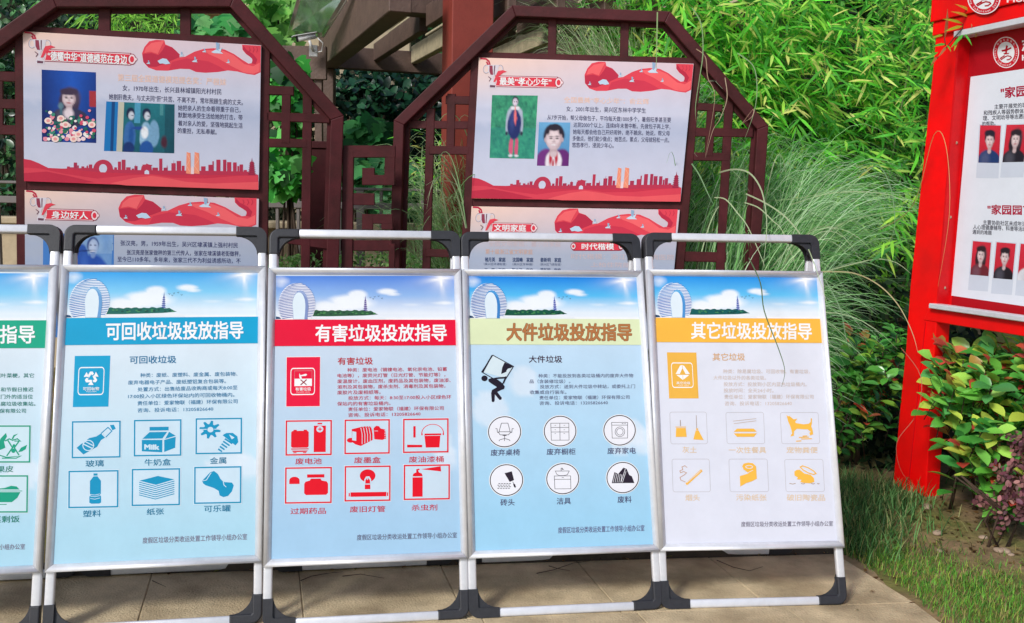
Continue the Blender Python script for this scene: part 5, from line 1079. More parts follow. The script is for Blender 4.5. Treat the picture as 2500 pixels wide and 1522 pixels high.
# ------------------------------------------------------------------ plants
def strip_leaf(rows, fold=.25):
    """rows: (t along, half width, drop) ; two quads per row step (left and right of the midrib), unit length along +x, normal +z"""
    Vv = []; Fq = []
    for t, h, d in rows: Vv += [(t, h, -d+fold*h), (t, 0, -d), (t, -h, -d+fold*h)]
    for i in range(len(rows)-1):
        o = 3*i; Fq += [[o, o+1, o+4, o+3], [o+1, o+2, o+5, o+4]]
    return np.array(Vv, float), np.array(Fq)
LF = {}
LF['bamboo'] = (np.array([(0, .008, 0), (0, -.008, 0), (.3, .06, -.0), (.3, -.06, 0), (.65, .047, -.06), (.65, -.047, -.06), (1, .003, -.16), (1, -.003, -.16)], float), np.array([[0, 1, 3, 2], [2, 3, 5, 4], [4, 5, 7, 6]]))
LF['broad'] = strip_leaf([(0, .015, 0), (.12, .08, -.01), (.35, .23, .0), (.62, .265, .02), (.85, .16, .06), (1, .012, .12)])
LF['round'] = strip_leaf([(0, .02, 0), (.25, .22, 0), (.6, .28, .02), (.88, .17, .05), (1, .03, .08)], .15)
def ivy():
    prof = [(0, .02), (.05, .30), (.22, .46), (.34, .30), (.52, .50), (.62, .26), (.82, .17), (1, .01)]
    return strip_leaf([(t, h, .1*t*t) for t, h in prof], .12)
LF['ivy'] = ivy()
LF['small'] = (np.array([(0, .02, 0), (0, -.02, 0), (.5, .24, .02), (.5, -.24, .02), (1, .02, -.05), (1, -.02, -.05)], float), np.array([[0, 1, 3, 2], [2, 3, 5, 4]]))
def basis(d, nrm):
    d = d/np.linalg.norm(d, axis=1, keepdims=True); y = np.cross(nrm, d); y /= np.maximum(np.linalg.norm(y, axis=1, keepdims=True), 1e-6); z = np.cross(d, y); return d, y, z
_LM = {}
LEAF = 1.5
def leaf_var(kind, c, mt):
    key = (kind, c, mt)
    if key not in _LM:
        Vv, Fq = LF[kind]; _LM[key] = np_mesh('leaf', Vv, Fq, [c]*len(Fq), M[mt])
    return _LM[key]
def leaves(root, kind, P, D, N, Lg, C, mt='leaf', n_ind=0, name='leaf'):
    """P positions, D directions, N normals, Lg lengths, C colour (rgba) lists. The n_ind nearest are parts of their own, the rest one part."""
    P = np.asarray(P, float); D = np.asarray(D, float); N = np.asarray(N, float); Lg = np.asarray(Lg, float); C = np.asarray(C, float)
    o = np.array(root.matrix_world.translation if root.matrix_world else (0, 0, 0)); o = np.array(root.location) if np.abs(o).sum() == 0 else o
    d, y, z = basis(D, N)
    dist = np.linalg.norm(P-CAM, axis=1); size = Lg/dist
    q = P-CAM; zz = q@FWD; px = q@RT/np.maximum(zz, .1)*F; py = q@UP/np.maximum(zz, .1)*F
    vis = (np.abs(px) < 1290) & (np.abs(py) < 800)
    order = np.argsort(-(size*np.where(vis, 1, .01)+np.where(vis, .02, 0)*(dist.max()-dist))); ind = set(order[:n_ind].tolist())
    for i in order[:n_ind]:
        c = tuple(np.round(C[i]*40)/40) if max(C[i][:3]) > .1 else tuple(np.round(C[i]*80)/80)
        me = leaf_var(kind, tuple(float(v) for v in c), mt)
        ob = bpy.data.objects.new(name, me); link(ob, root); L_s = Lg[i]
        ob.matrix_local = Matrix([[d[i][r]*L_s, y[i][r]*L_s, z[i][r]*L_s, P[i][r]-o[r]] for r in range(3)]+[[0, 0, 0, 1]])
    rest = np.array([i for i in range(len(P)) if i not in ind], int)
    if len(rest):
        Vt, Ft = LF[kind]; n = len(Vt)
        Vw = (P[rest]-o)[:, None, :]+Lg[rest][:, None, None]*(Vt[None, :, 0:1]*d[rest][:, None, :]+Vt[None, :, 1:2]*y[rest][:, None, :]+Vt[None, :, 2:3]*z[rest][:, None, :])
        Fw = (Ft[None]+(np.arange(len(rest))*n)[:, None, None]).reshape(-1, 4)
        me = np_mesh('foliage', Vw.reshape(-1, 3), Fw, np.repeat(C[rest], len(Ft), axis=0), M[mt]); fo = inst('foliage', me, root); fo['kind'] = 'stuff'
def cols(n, pal, jit=.12):
    k = rng.integers(0, len(pal), n); c = np.array([pal[i] for i in k], float); c[:, :3] *= LEAF; j = 1+rng.normal(0, jit, (n, 1)); c[:, :3] = np.clip(c[:, :3]*j, 0, 1); return c
rn = lambda n: rng.normal(0, 1, (n, 3))
# ---- bamboo clumps on the slope at the right
BAM = [S(214, 214, 120), S(166, 218, 84), S(138, 204, 70), S(104, 182, 62), S(192, 228, 110), S(72, 148, 54), S(110, 204, 66), S(96, 196, 60), S(84, 170, 60)]
BAMD = [S(56, 122, 52), S(78, 148, 58), S(112, 172, 70)]
def bamboo(px_list, label, nl, pal, n_ind=110, Ls=(.10, .19)):
    """px_list: fans of foliage as (pixel x, pixel y, depth, radius)"""
    c0 = at(px_list[0][0], px_list[0][1], px_list[0][2]); root = thing('bamboo_clump', label, 'bamboo', loc=(c0.x, c0.y, height(c0.x, min(c0.y, 9.5))), group='bamboo growing on the slope'); P = []; D = []; N_ = []; L_ = []; tot = sum(r*r for _, _, _, r in px_list)
    o = Vector(root.location)
    for (x, y, Y, r) in px_list:
        c = np.array(at(x, y, Y)); R = r/F*Y; n = int(nl*r*r/tot); nt_ = max(3, n//9)
        tw = c+rng.normal(0, 1, (nt_, 3))*np.array([R*.62, .30, R*.62])
        for t_ in tw:
            dd = np.array([rng.normal(0, .8), -.5+rng.normal(0, .5), rng.normal(-.15, .45)]); dd /= np.linalg.norm(dd)
            for k in range(9):
                p = t_+dd*(k*.028)+rng.normal(0, .012, 3); side = 1 if k % 2 else -1
                l = dd*.7+np.cross(dd, [0, 0, 1])*side*.7+np.array([0, -.15, -.25+rng.normal(0, .25)])+rng.normal(0, .22, 3)
                P.append(p); D.append(l); N_.append(np.array([0, -.9, .75])+rng.normal(0, .35, 3)); L_.append(rng.uniform(*Ls))
    n = len(P); leaves(root, 'bamboo', P, D, N_, L_, cols(n, pal, .16), 'leaf', n_ind)
    for (x, y, Y, r) in px_list[:4]:
        c = at(x, y, Y)
        for k in range(3):
            b = Vector((c.x+random.uniform(-.3, .3), c.y+random.uniform(0, .4), height(c.x, min(c.y, 9.5))-.05)); t_ = c+Vector((random.uniform(-.15, .15), .1, .35)); mid = (b+t_)/2+Vector((random.uniform(-.1, .1), 0, .1))
            m = MB(); m.tube([tuple(b-o), tuple(b.lerp(mid, .5)-o), tuple(mid-o), tuple(t_-o)], .014, 7, .005); m.build('culm', M['culm'], root)
    return root
for g_, lab, nl, pal in (
 ([(1720, 90, 5.9, 150), (1600, -20, 5.9, 120), (1660, 240, 6.0, 120), (1560, 60, 6.2, 90)], 'bright bamboo leaning over the top right corner of the octagonal frame', 2600, BAM),
 ([(1960, 120, 6.1, 180), (1900, -20, 6.1, 150), (1830, 270, 6.1, 130)], 'bright green bamboo in the middle of the slope, right of the octagonal frame', 2900, BAM),
 ([(2190, 140, 6.0, 150), (2130, 300, 6.1, 150), (2240, 10, 6.1, 140), (2290, 240, 5.6, 80)], 'feathery green bamboo beside the upper left edge of the red notice board', 2500, BAM+BAMD),
 ([(1950, 400, 6.0, 170), (1820, 420, 6.1, 120), (2080, 470, 6.0, 140)], 'darker bamboo behind the arching grass', 2400, BAM[1:]+BAMD),
 ([(2160, 560, 5.9, 130), (2050, 620, 5.9, 130), (1900, 560, 6.1, 130), (2210, 420, 5.9, 80)], 'low shaded bamboo near the leg of the red notice board', 1700, BAMD+BAM[1:3]),
 ([(1090, 420, 6.9, 80), (1110, 330, 6.9, 60), (1130, 500, 6.8, 80), (1110, 600, 6.8, 60)], 'yellow green bamboo in front of the red brown column', 700, BAM),
 ([(350, 40, 6.6, 85), (300, 10, 6.6, 70), (420, 60, 6.6, 50)], 'narrow leaved bright shrub above the left poster', 1100, [S(120, 186, 60), S(150, 204, 84), S(86, 150, 52)])):
    bamboo(g_, lab, int(nl*1.12), pal, 110, (.075, .165) if nl > 1500 else (.05, .10))
# the sprig that hangs over the corner of the notice board
c0 = at(2330, 90, 4.25); spg = thing('bamboo_sprig', 'small bamboo sprig with yellowing leaves hanging over the corner of the notice board', 'bamboo sprig', loc=tuple(c0))
def zq(x, y, Y=4.25): return at(x/5+2150, y/5, Y)
P = []; D = []; L_ = []; Cc = []
for (x0, y0, x1, y1, c) in ((1190, 190, 965, 30, 1), (1100, 215, 910, 120, 1), (1000, 290, 810, 210, 0), (1000, 320, 820, 355, 0), (1215, 200, 1410, 350, 0), (1190, 230, 1185, 420, 0), (1110, 230, 1130, 310, 2), (780, 470, 845, 130, 2), (760, 430, 660, 440, 0), (1010, 400, 1125, 520, 3), (1010, 420, 890, 550, 3), (930, 480, 920, 590, 0), (790, 540, 665, 545, 3), (800, 550, 870, 600, 3), (800, 570, 730, 670, 2), (690, 690, 640, 770, 2), (700, 640, 560, 700, 3)):
    a0 = zq(x0, y0); a1 = zq(x1, y1, 4.18); P.append(a0); D.append(a1-a0); L_.append((a1-a0).length); Cc.append([S(196, 210, 60), S(222, 186, 70), S(206, 140, 90), S(110, 220, 80)][c])
leaves(spg, 'bamboo', P, D, np.tile([[0, -1, .3]], (len(P), 1)), L_, Cc, 'leaf', len(P))
m = MB(); o = c0
for pts in ([(610, 800), (760, 640), (900, 460), (1100, 250), (1200, 190)], [(790, 560), (780, 470)], [(1005, 480), (1005, 300), (1100, 230)]): m.tube([tuple(zq(*p)-o) for p in pts], .0022, 5)
m.build('twig', M['twig'], spg)
# ---- leafy masses behind: each its own shrub, tree or creeper
def mass(name, label, cat, blobs, n, kind, pal, L, mt='leaf', n_ind=0, stem=True, group=None, droop=.0, flat=.4, trunk=None):
    c0 = at(*blobs[0][:3]); gz = height(c0.x, min(c0.y, 9.5)); root = thing(name, label, cat, loc=(c0.x, c0.y, gz), group=group); P = []; tot = sum(b[3]*b[4] for b in blobs)
    for (x, y, Y, rx, ry) in blobs:
        k = int(n*rx*ry/tot); c = np.array(at(x, y, Y)); u = rng.uniform(-1, 1, (k, 3)); nrm = np.linalg.norm(u, axis=1, keepdims=True); u = np.where(nrm > 1, u/nrm, u)
        P.append(c+u*np.array([rx/F*Y, flat, ry/F*Y]))
    P = np.concatenate(P); n = len(P)
    if kind == 'ivy': D = rn(n)*.38+np.array([0, -.25, -.9]); N_ = np.array([0, -1., .55])+rn(n)*.28
    else: D = rn(n)*.7+np.array([0, -.7, -.25-droop]); N_ = np.array([0, -.85, .7])+rn(n)*.35
    leaves(root, kind, P, D, N_, rng.uniform(L[0], L[1], n), cols(n, pal, .2), mt, n_ind)
    if stem:
        for b in blobs[:3]:
            c = at(*b[:3]); o = Vector(root.location); m = MB()
            for k in range(3): bb = Vector((c.x+random.uniform(-.2, .2), c.y+.1, gz-.05)); m.tube([tuple(bb-o), tuple((bb+c)/2-o+Vector((random.uniform(-.08, .08), 0, 0))), tuple(c-o)], .014, 6, .006)
            m.build('stem', M['twig'], root)
    return root
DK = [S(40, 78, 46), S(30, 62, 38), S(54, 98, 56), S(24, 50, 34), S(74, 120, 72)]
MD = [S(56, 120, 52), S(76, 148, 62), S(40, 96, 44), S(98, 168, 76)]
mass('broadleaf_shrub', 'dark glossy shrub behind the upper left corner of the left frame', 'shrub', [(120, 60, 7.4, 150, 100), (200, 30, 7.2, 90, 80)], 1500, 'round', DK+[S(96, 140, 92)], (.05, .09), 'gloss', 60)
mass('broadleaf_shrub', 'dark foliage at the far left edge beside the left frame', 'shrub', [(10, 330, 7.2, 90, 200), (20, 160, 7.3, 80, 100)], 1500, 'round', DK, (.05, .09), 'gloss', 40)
mass('ivy_creeper', 'bright lobed creeper spreading above the right part of the left poster', 'creeper', [(520, 70, 6.6, 70, 40), (590, 90, 6.6, 50, 30)], 150, 'ivy', [S(70, 150, 80), S(92, 170, 98), S(50, 124, 66), S(120, 186, 110)], (.11, .16), 'leaf', 110, flat=.15)
mass('ivy_creeper', 'pale lobed creeper climbing the beige house wall', 'creeper', [(620, 20, 8.2, 40, 60), (680, 40, 8.4, 60, 60), (700, 200, 7.6, 60, 80), (650, 130, 7.8, 60, 60), (740, 20, 8.5, 60, 30)], 330, 'ivy', [S(100, 160, 70), S(130, 184, 90), S(70, 130, 54)], (.10, .16), 'leaf', 120, flat=.25)
mass('ivy_creeper', 'vivid green lobed creeper seen through the windows of the left frame', 'creeper', [(690, 190, 5.9, 55, 60), (700, 380, 5.9, 60, 70), (715, 250, 5.9, 40, 50), (690, 440, 6.0, 50, 30), (752, 396, 5.5, 8, 22)], 300, 'ivy', [S(64, 156, 58), S(92, 186, 84), S(36, 104, 42), S(110, 196, 96), S(28, 78, 36)], (.07, .115), 'leaf', 240, flat=.18)
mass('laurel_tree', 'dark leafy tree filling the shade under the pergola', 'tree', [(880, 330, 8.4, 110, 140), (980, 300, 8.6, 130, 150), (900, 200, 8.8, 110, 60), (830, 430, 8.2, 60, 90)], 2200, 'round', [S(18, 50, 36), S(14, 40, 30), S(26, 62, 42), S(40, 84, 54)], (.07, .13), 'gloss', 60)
mass('ivy_creeper', 'dark lobed creeper low under the pergola above the square meander', 'creeper', [(880, 420, 7.2, 70, 60), (960, 450, 7.2, 70, 60), (900, 330, 7.4, 60, 50)], 260, 'ivy', [S(44, 112, 60), S(30, 90, 50), S(64, 134, 74)], (.10, .15), 'leaf', 120, flat=.2)
mass('dark_thicket', 'dark twiggy thicket behind the low railing', 'thicket', [(300, 520, 7.6, 330, 60), (820, 520, 7.7, 220, 60), (700, 300, 8.2, 90, 180)], 2200, 'small', [S(40, 50, 34), S(56, 64, 44), S(30, 40, 28), S(76, 92, 60)], (.06, .11), 'leaf', 0)
mass('forest_edge_tree', 'mid green tree crown behind the house wall at the top', 'tree', [(560, -10, 10, 160, 60), (820, 20, 9.8, 120, 90)], 1500, 'small', MD, (.08, .14), 'leaf', 0)
mass('forest_edge_tree', 'shaded tree crown at the top behind the pergola column', 'tree', [(1150, 60, 9.4, 130, 120), (1340, 90, 9.0, 130, 120)], 1700, 'small', DK, (.08, .14), 'leaf', 0)
mass('slope_undergrowth', 'dense shaded undergrowth covering the slope behind the bamboo', 'undergrowth', [(1900, 150, 7.2, 420, 240), (2050, 520, 6.8, 300, 200), (1600, 420, 7.2, 160, 240)], 5200, 'small', [S(26, 56, 24), S(38, 74, 30), S(20, 42, 20), S(56, 96, 40)], (.09, .15), 'leaf', 0, flat=.35)['kind'] = 'stuff'  # leaf colours darkened to paint the shade in the bamboo gaps
mass('woodland', 'dense woodland rising behind the garden house and the bamboo slope', 'woodland', [(300, -330, 10.6, 900, 260), (1500, -300, 9.6, 700, 240), (2500, -200, 8.6, 600, 260)], 6500, 'small', MD+DK, (.14, .24), 'leaf', 0, stem=False)['kind'] = 'stuff'
mass('box_hedge', 'low small leaved light green hedge below the square meander', 'hedge', [(900, 660, 5.6, 260, 46), (1120, 680, 5.6, 120, 50)], 3400, 'small', [S(120, 176, 90), S(150, 196, 110), S(90, 146, 66), S(190, 220, 150)], (.022, .036), 'leaf', 0, flat=.3)
# ---- photinia shrubs
PHO = [S(84, 156, 60), S(112, 178, 74), S(64, 132, 56), S(150, 196, 84), S(76, 146, 76), S(170, 188, 76)]
def photinia(label, blobs, nst, pal, redp, n_ind, Ls=(.055, .085)):
    c0 = at(*blobs[0][:3]); root = thing('photinia_shrub', label, 'shrub', loc=(c0.x, c0.y, 0), group='glossy leaved shrubs by the notice board'); P = []; D = []; N_ = []; C = []; o = Vector(root.location); m = MB()
    wts = np.array([b[3]*b[4] for b in blobs], float); wts /= wts.sum()
    for s_ in range(nst):
        b = blobs[rng.choice(len(blobs), p=wts)]; c = np.array(at(*b[:3])); a_ = rng.uniform(0, 6.28); r = math.sqrt(rng.uniform(0, 1))
        tip = c+np.array([b[3]/F*b[2]*r*math.cos(a_), -.22*rng.uniform(-1, 1)-.05, b[4]/F*b[2]*r*math.sin(a_)]); ax = np.array([rng.normal(0, .35), -.35+rng.normal(0, .25), 1.]); ax /= np.linalg.norm(ax)
        m.tube([tuple(Vector(tip-ax*.16)-o), tuple(Vector(tip)-o)], .0022, 4)
        red = rng.uniform() < redp; k = rng.integers(6, 10)
        for i in range(k):
            an = i*2.4+rng.normal(0, .2); u = np.cross(ax, [0, 1, .1]); u /= np.linalg.norm(u); v = np.cross(ax, u); out = u*math.cos(an)+v*math.sin(an); up_ = .9-.13*i
            P.append(tip-ax*.016*i); D.append(out+ax*up_*.8); N_.append(ax-out*.3+rng.normal(0, .12, 3)); 
            C.append(tuple(([S(186, 74, 60), S(170, 96, 62), S(150, 120, 60)][i % 3] if red and i < 4 else pal[rng.integers(len(pal))])))
    C = np.array(C); C[:, :3] *= 1.5; C[:, :3] *= (1+rng.normal(0, .13, (len(C), 1))); leaves(root, 'broad', P, D, N_, rng.uniform(Ls[0], Ls[1], len(P))*1.15, np.clip(C, 0, 1), 'gloss', n_ind)
    m.build('twig', M['twig'], root)
    for b in blobs[:2]:
        mm = MB()
        for k in range(4): c = at(*b[:3]); bb = Vector((c.x+random.uniform(-.12, .12), c.y+.1, -.03)); mm.tube([tuple(bb-o), tuple((bb*.5+c*.5)-o+Vector((random.uniform(-.08, .08), 0, 0))), tuple(c-o+Vector((random.uniform(-.1, .1), 0, 0)))], .009, 6, .005)
        mm.build('stem', M['twig'], root)
    return root
photinia('glossy shrub with red young leaves right of the notice board leg', [(2400, 960, 4.05, 95, 100), (2480, 930, 4.0, 80, 110), (2375, 1080, 4.05, 45, 100), (2490, 845, 4.2, 80, 40), (2425, 1170, 4.0, 40, 50), (2560, 1000, 3.9, 100, 150), (2410, 870, 4.15, 110, 40), (2350, 920, 4.1, 35, 60)], 150, PHO, .28, 300, (.066, .10))
photinia('greener glossy shrub between the orange sign and the notice board leg', [(2110, 890, 4.75, 75, 80), (2060, 960, 4.8, 50, 110), (2170, 940, 4.9, 50, 90), (2120, 830, 5.0, 90, 40)], 74, [S(54, 112, 46), S(70, 136, 54), S(42, 92, 40), S(120, 160, 60), S(86, 150, 66)], .08, 260, (.05, .08))
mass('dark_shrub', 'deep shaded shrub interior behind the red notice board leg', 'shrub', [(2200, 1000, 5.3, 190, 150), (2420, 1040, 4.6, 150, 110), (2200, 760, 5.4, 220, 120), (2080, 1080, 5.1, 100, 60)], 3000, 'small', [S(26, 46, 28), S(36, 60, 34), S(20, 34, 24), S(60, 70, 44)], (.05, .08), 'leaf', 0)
# purple loropetalum
LO = [S(150, 96, 104), S(176, 120, 122), S(120, 74, 88), S(190, 140, 132), S(130, 92, 90)]
def loro():
    c0 = at(2440, 1170, 3.75); root = thing('loropetalum_shrub', 'purple leaved shrub at the right edge in front of the green shrub', 'shrub', loc=(c0.x, c0.y, 0)); P = []; D = []; N_ = []; m = MB(); o = Vector(root.location)
    for s_ in range(84):
        b = [(2478, 1130, 3.72, 45, 70), (2490, 1200, 3.7, 50, 50), (2445, 1225, 3.8, 45, 35), (2560, 1150, 3.65, 60, 110), (2480, 1090, 3.8, 30, 35)][s_ % 5]
        a_ = rng.uniform(0, 6.28); r = math.sqrt(rng.uniform(0, 1)); tip = np.array(at(*b[:3]))+np.array([b[3]/F*b[2]*r*math.cos(a_), rng.uniform(-.12, .12), b[4]/F*b[2]*r*math.sin(a_)]); ax = np.array([rng.normal(-.5, .5), -.4, rng.normal(.45, .35)]); ax /= np.linalg.norm(ax)
        m.tube([tuple(Vector(tip-ax*.13)-o), tuple(Vector(tip)-o)], .0015, 4)
        for i in range(9):
            sd_ = np.cross(ax, [0, -1, .4]); sd_ /= np.linalg.norm(sd_); P.append(tip-ax*.014*i); D.append(sd_*(1 if i % 2 else -1)+ax*.6); N_.append(np.array([0, -.8, .6])+rng.normal(0, .2, 3))
    n = len(P); leaves(root, 'round', P, D, N_, rng.uniform(.019, .030, n), cols(n, LO, .2)*np.array([.8, .8, .8, 1]), 'leaf', 240); m.build('twig', M['twig'], root)
    mm = MB()
    for k in range(5): mm.tube([(random.uniform(-.05, .05), 0, -.03), (random.uniform(-.1, .1), 0, .12), (random.uniform(-.2, .1), 0, .3)], .006, 6, .003)
    mm.build('stem', M['twig'], root)
loro()
# ---- arching fountain grass
def blade_pts(b, tip, arch, n=12):
    b = np.array(b, float); tip = np.array(tip, float); ts = np.linspace(0, 1, n)[:, None]; c = (b+tip)/2; c = c*0+np.array([b[0]*.45+tip[0]*.55, b[1]*.45+tip[1]*.55, max(b[2], tip[2])+arch])
    return (1-ts)**2*b+2*ts*(1-ts)*c+ts**2*tip
def ribbon(pts, w0, o, face=None):
    pts = np.asarray(pts); n = len(pts); t = np.gradient(pts, axis=0); t /= np.linalg.norm(t, axis=1, keepdims=True); view = pts-CAM; s_ = np.cross(t, view); s_ /= np.maximum(np.linalg.norm(s_, axis=1, keepdims=True), 1e-6)
    if face is not None: s_ = s_*math.cos(face)+np.cross(t, s_)*math.sin(face)
    tt = np.linspace(0, 1, n)[:, None]; w_ = w0*(1-tt**2.2)*.5+.0003; Vv = np.empty((2*n, 3)); Vv[0::2] = pts+s_*w_-o; Vv[1::2] = pts-s_*w_-o
    Fq = np.array([[2*i, 2*i+1, 2*i+3, 2*i+2] for i in range(n-1)]); return Vv, Fq
GP = [S(180, 206, 170), S(150, 186, 142), S(104, 164, 92), S(134, 184, 118), S(72, 130, 70), S(168, 204, 150), S(88, 150, 76), S(120, 170, 100)]
def fountain(label, base, nb, tips, w_=(.002, .0045), hero=(), pal=GP, spread=.14, nthick=0):
    root = thing('fountain_grass', label, 'ornamental grass', loc=tuple(base)); o = np.array(base); Vs = []; Fs = []; Cs = []; off = 0
    for k in range(nb):
        (x, y, Y, sx, sy) = tips[rng.integers(len(tips))]; tp = np.array(at(x+rng.normal(0, sx), y+rng.normal(0, sy), Y+rng.normal(0, .18))); b = o+np.array([rng.normal(0, spread), rng.normal(0, spread), 0]); d = np.linalg.norm(tp-b)
        Vv, Fq = ribbon(blade_pts(b, tp, rng.uniform(.02, .30)+.12*d), rng.uniform(*w_), o, rng.uniform(-.9, .9)); c = pal[rng.integers(len(pal))]; Vs.append(Vv); Fs.append(Fq+off); off += len(Vv); Cs += [tuple(np.clip(np.array(c)*1.45*(1+rng.normal(0, .12)), 0, 1)[:3])+(1,)]*len(Fq)
    fo = inst('blades', np_mesh('blades', np.concatenate(Vs), np.concatenate(Fs), Cs, M['blade']), root); fo['kind'] = 'stuff'
    for k in range(nthick):
        (x, y, Y, sx, sy) = tips[rng.integers(len(tips))]; tp = np.array(at(x+rng.normal(0, sx), y+rng.normal(0, sy), Y-.25+rng.normal(0, .12))); b = o+np.array([rng.normal(0, spread), rng.normal(0, spread)-.1, 0]); d = np.linalg.norm(tp-b)
        Vv, Fq = ribbon(blade_pts(b, tp, rng.uniform(.15, .5)+.12*d, 18), rng.uniform(.005, .008), o, rng.uniform(-.5, .5)); c = [S(150, 190, 132), S(186, 206, 160), S(122, 172, 106)][k % 3]
        inst('blade', np_mesh('blade', Vv, Fq, [c]*len(Fq), M['blade']), root)
    for h in hero:
        pts = np.array([np.array(at(*p)) for p in h[0]]); m_ = len(pts); ts = np.linspace(0, m_-1, 26); P3 = np.empty((26, 3))
        for j, t in enumerate(ts):      # smooth curve through the points
            i = min(int(t), m_-2); f = t-i; p0, p1, p2, p3 = pts[max(i-1, 0)], pts[i], pts[i+1], pts[min(i+2, m_-1)]
            P3[j] = .5*((2*p1)+(-p0+p2)*f+(2*p0-5*p1+4*p2-p3)*f*f+(-p0+3*p1-3*p2+p3)*f**3)
        Vv, Fq = ribbon(P3, h[1], o); inst('blade', np_mesh('blade', Vv, Fq, [h[2]]*len(Fq), M['blade']), root)
    return root
gA = (1.05, 5.1, .2)
def zz(x, y, Y): return (x/3.261+1560, y/3.261+400, Y)
PB, DG = S(190, 208, 162), S(96, 124, 84)
heroes = [([zz(640, 70, 4.5), zz(760, 45, 4.3), zz(880, 75, 4.1), zz(970, 200, 3.9), zz(1010, 380, 3.7), zz(1015, 560, 3.52), zz(985, 850, 3.3)], .0062, PB),
 ([(1828, 630, 3.4), (1856, 690, 3.25), (1866, 760, 3.1), (1900, 850, 2.98), (1916, 905, 2.93), (1908, 945, 2.92)], .0034, S(92, 116, 80)),
 ([zz(850, 240, 4.5), zz(1000, 310, 4.3), zz(1150, 410, 4.1), zz(1260, 530, 3.9), zz(1340, 660, 3.6), zz(1420, 870, 3.42), zz(1500, 1120, 3.36)], .0056, PB),
 ([zz(600, 270, 4.6), zz(690, 285, 4.5), zz(790, 400, 4.4), zz(870, 510, 4.3), zz(980, 760, 4.2), zz(1010, 850, 4.2)], .0048, PB),
 ([zz(840, 310, 4.5), zz(950, 350, 4.4), zz(1060, 450, 4.3), zz(1150, 550, 4.2), zz(1260, 850, 4.1)], .0048, PB),
 ([zz(1000, 300, 5), zz(1300, 270, 4.9), zz(1600, 200, 4.8), zz(1900, 180, 4.7)], .005, S(150, 184, 128)),
 ([zz(1200, 330, 5), zz(1500, 240, 4.9), zz(1800, 225, 4.8), zz(2030, 260, 4.7), zz(2210, 370, 4.6)], .005, PB),
 ([zz(1380, 620, 4.9), zz(1600, 480, 4.8), zz(1900, 400, 4.6), zz(2210, 372, 4.5)], .0056, S(160, 190, 140)), ([zz(1360, 650, 4.9), zz(1640, 470, 4.8), zz(1960, 390, 4.6), zz(2200, 385, 4.5)], .0048, PB),
 ([zz(1480, 860, 4.8), zz(1700, 800, 4.7), zz(1900, 760, 4.6), zz(2050, 790, 4.5), zz(2170, 880, 4.45)], .005, PB),
 ([zz(1460, 860, 4.7), zz(1700, 870, 4.6), zz(1900, 960, 4.4), zz(2060, 1120, 4.3), zz(2170, 1330, 4.2), zz(2220, 1500, 4.15)], .0055, S(196, 186, 140)),
 ([zz(1550, 180, 5), zz(1700, 120, 4.9), zz(1900, 20, 4.8), zz(2000, 180, 4.6), zz(2030, 350, 4.5), zz(2035, 500, 4.4), zz(2000, 650, 4.4)], .005, S(130, 168, 120)),
 ([zz(420, 0, 4.9), zz(480, 90, 4.85), zz(550, 240, 4.8), zz(600, 340, 4.75)], .006, S(120, 160, 110)),
 ([zz(1480, 920, 4.4), zz(1600, 1150, 4.3), zz(1650, 1400, 4.2), zz(1690, 1500, 4.2)], .004, S(130, 164, 120)),
 ([(2150, 560, 4.7), (2230, 500, 4.5), (2280, 330, 4.3), (2310, 360, 4.2), (2318, 520, 4.1), (2290, 700, 4.1)], .0024, S(200, 170, 110)),
 ([(2200, 850, 4.3), (2248, 920, 4.1), (2238, 1010, 4.1), (2190, 1080, 4.1), (2200, 1150, 4.1), (2235, 1190, 4.1)], .0022, S(196, 120, 96)),
 ([(1605, 30, 4.7), (1604, 80, 4.6), (1603, 130, 4.55), (1602, 175, 4.55)], .0058, S(150, 178, 120)),
 ([(1690, 20, 4.9), (1712, 60, 4.75), (1716, 130, 4.6), (1708, 190, 4.5), (1698, 260, 4.4), (1700, 300, 4.4)], .005, S(140, 172, 118)),
 ([(1700, 120, 4.7), (1722, 140, 4.6), (1728, 190, 4.5), (1745, 240, 4.4), (1722, 380, 4.4)], .0036, S(176, 150, 120)),
 ([(1800, 130, 5), (1838, 160, 4.9), (1848, 210, 4.7), (1842, 270, 4.6), (1818, 340, 4.5)], .0045, S(150, 176, 130)),
 ([(1770, 190, 4.8), (1775, 240, 4.7), (1758, 290, 4.6), (1740, 320, 4.6), (1722, 385, 4.5)], .0034, S(190, 170, 140)),
 ([(1810, 305, 4.6), (1838, 268, 4.5), (1836, 285, 4.45), (1815, 300, 4.45)], .003, S(200, 160, 140))]
fountain('large arching grass clump with fine grey green blades behind the orange sign', gA, 1800, [(1990, 560, 5.2, 110, 80), (2110, 700, 4.9, 60, 110), (2060, 880, 4.8, 60, 90), (1960, 450, 5.3, 110, 50), (2160, 540, 5.0, 70, 60), (1930, 640, 5.1, 60, 60)], hero=heroes, nthick=42)
fountain('second grass clump behind the lattice of the right frame', (.62, 5.45, .3), 420, [(1720, 420, 5.4, 60, 70), (1640, 520, 5.3, 60, 80), (1760, 330, 5.4, 60, 60), (1690, 250, 5.4, 40, 40), (1850, 460, 5.3, 80, 50)], pal=GP[:6], nthick=20)
fountain('pale grass clump seen through the lattice between the two frames', (-.15, 5.55, .35), 420, [(1000, 470, 5.4, 60, 60), (940, 560, 5.3, 60, 40), (1090, 420, 5.5, 50, 60), (1060, 560, 5.3, 60, 50), (1130, 500, 5.4, 40, 50)], pal=[S(150, 184, 126), S(176, 200, 150), S(120, 160, 100)], nthick=34)
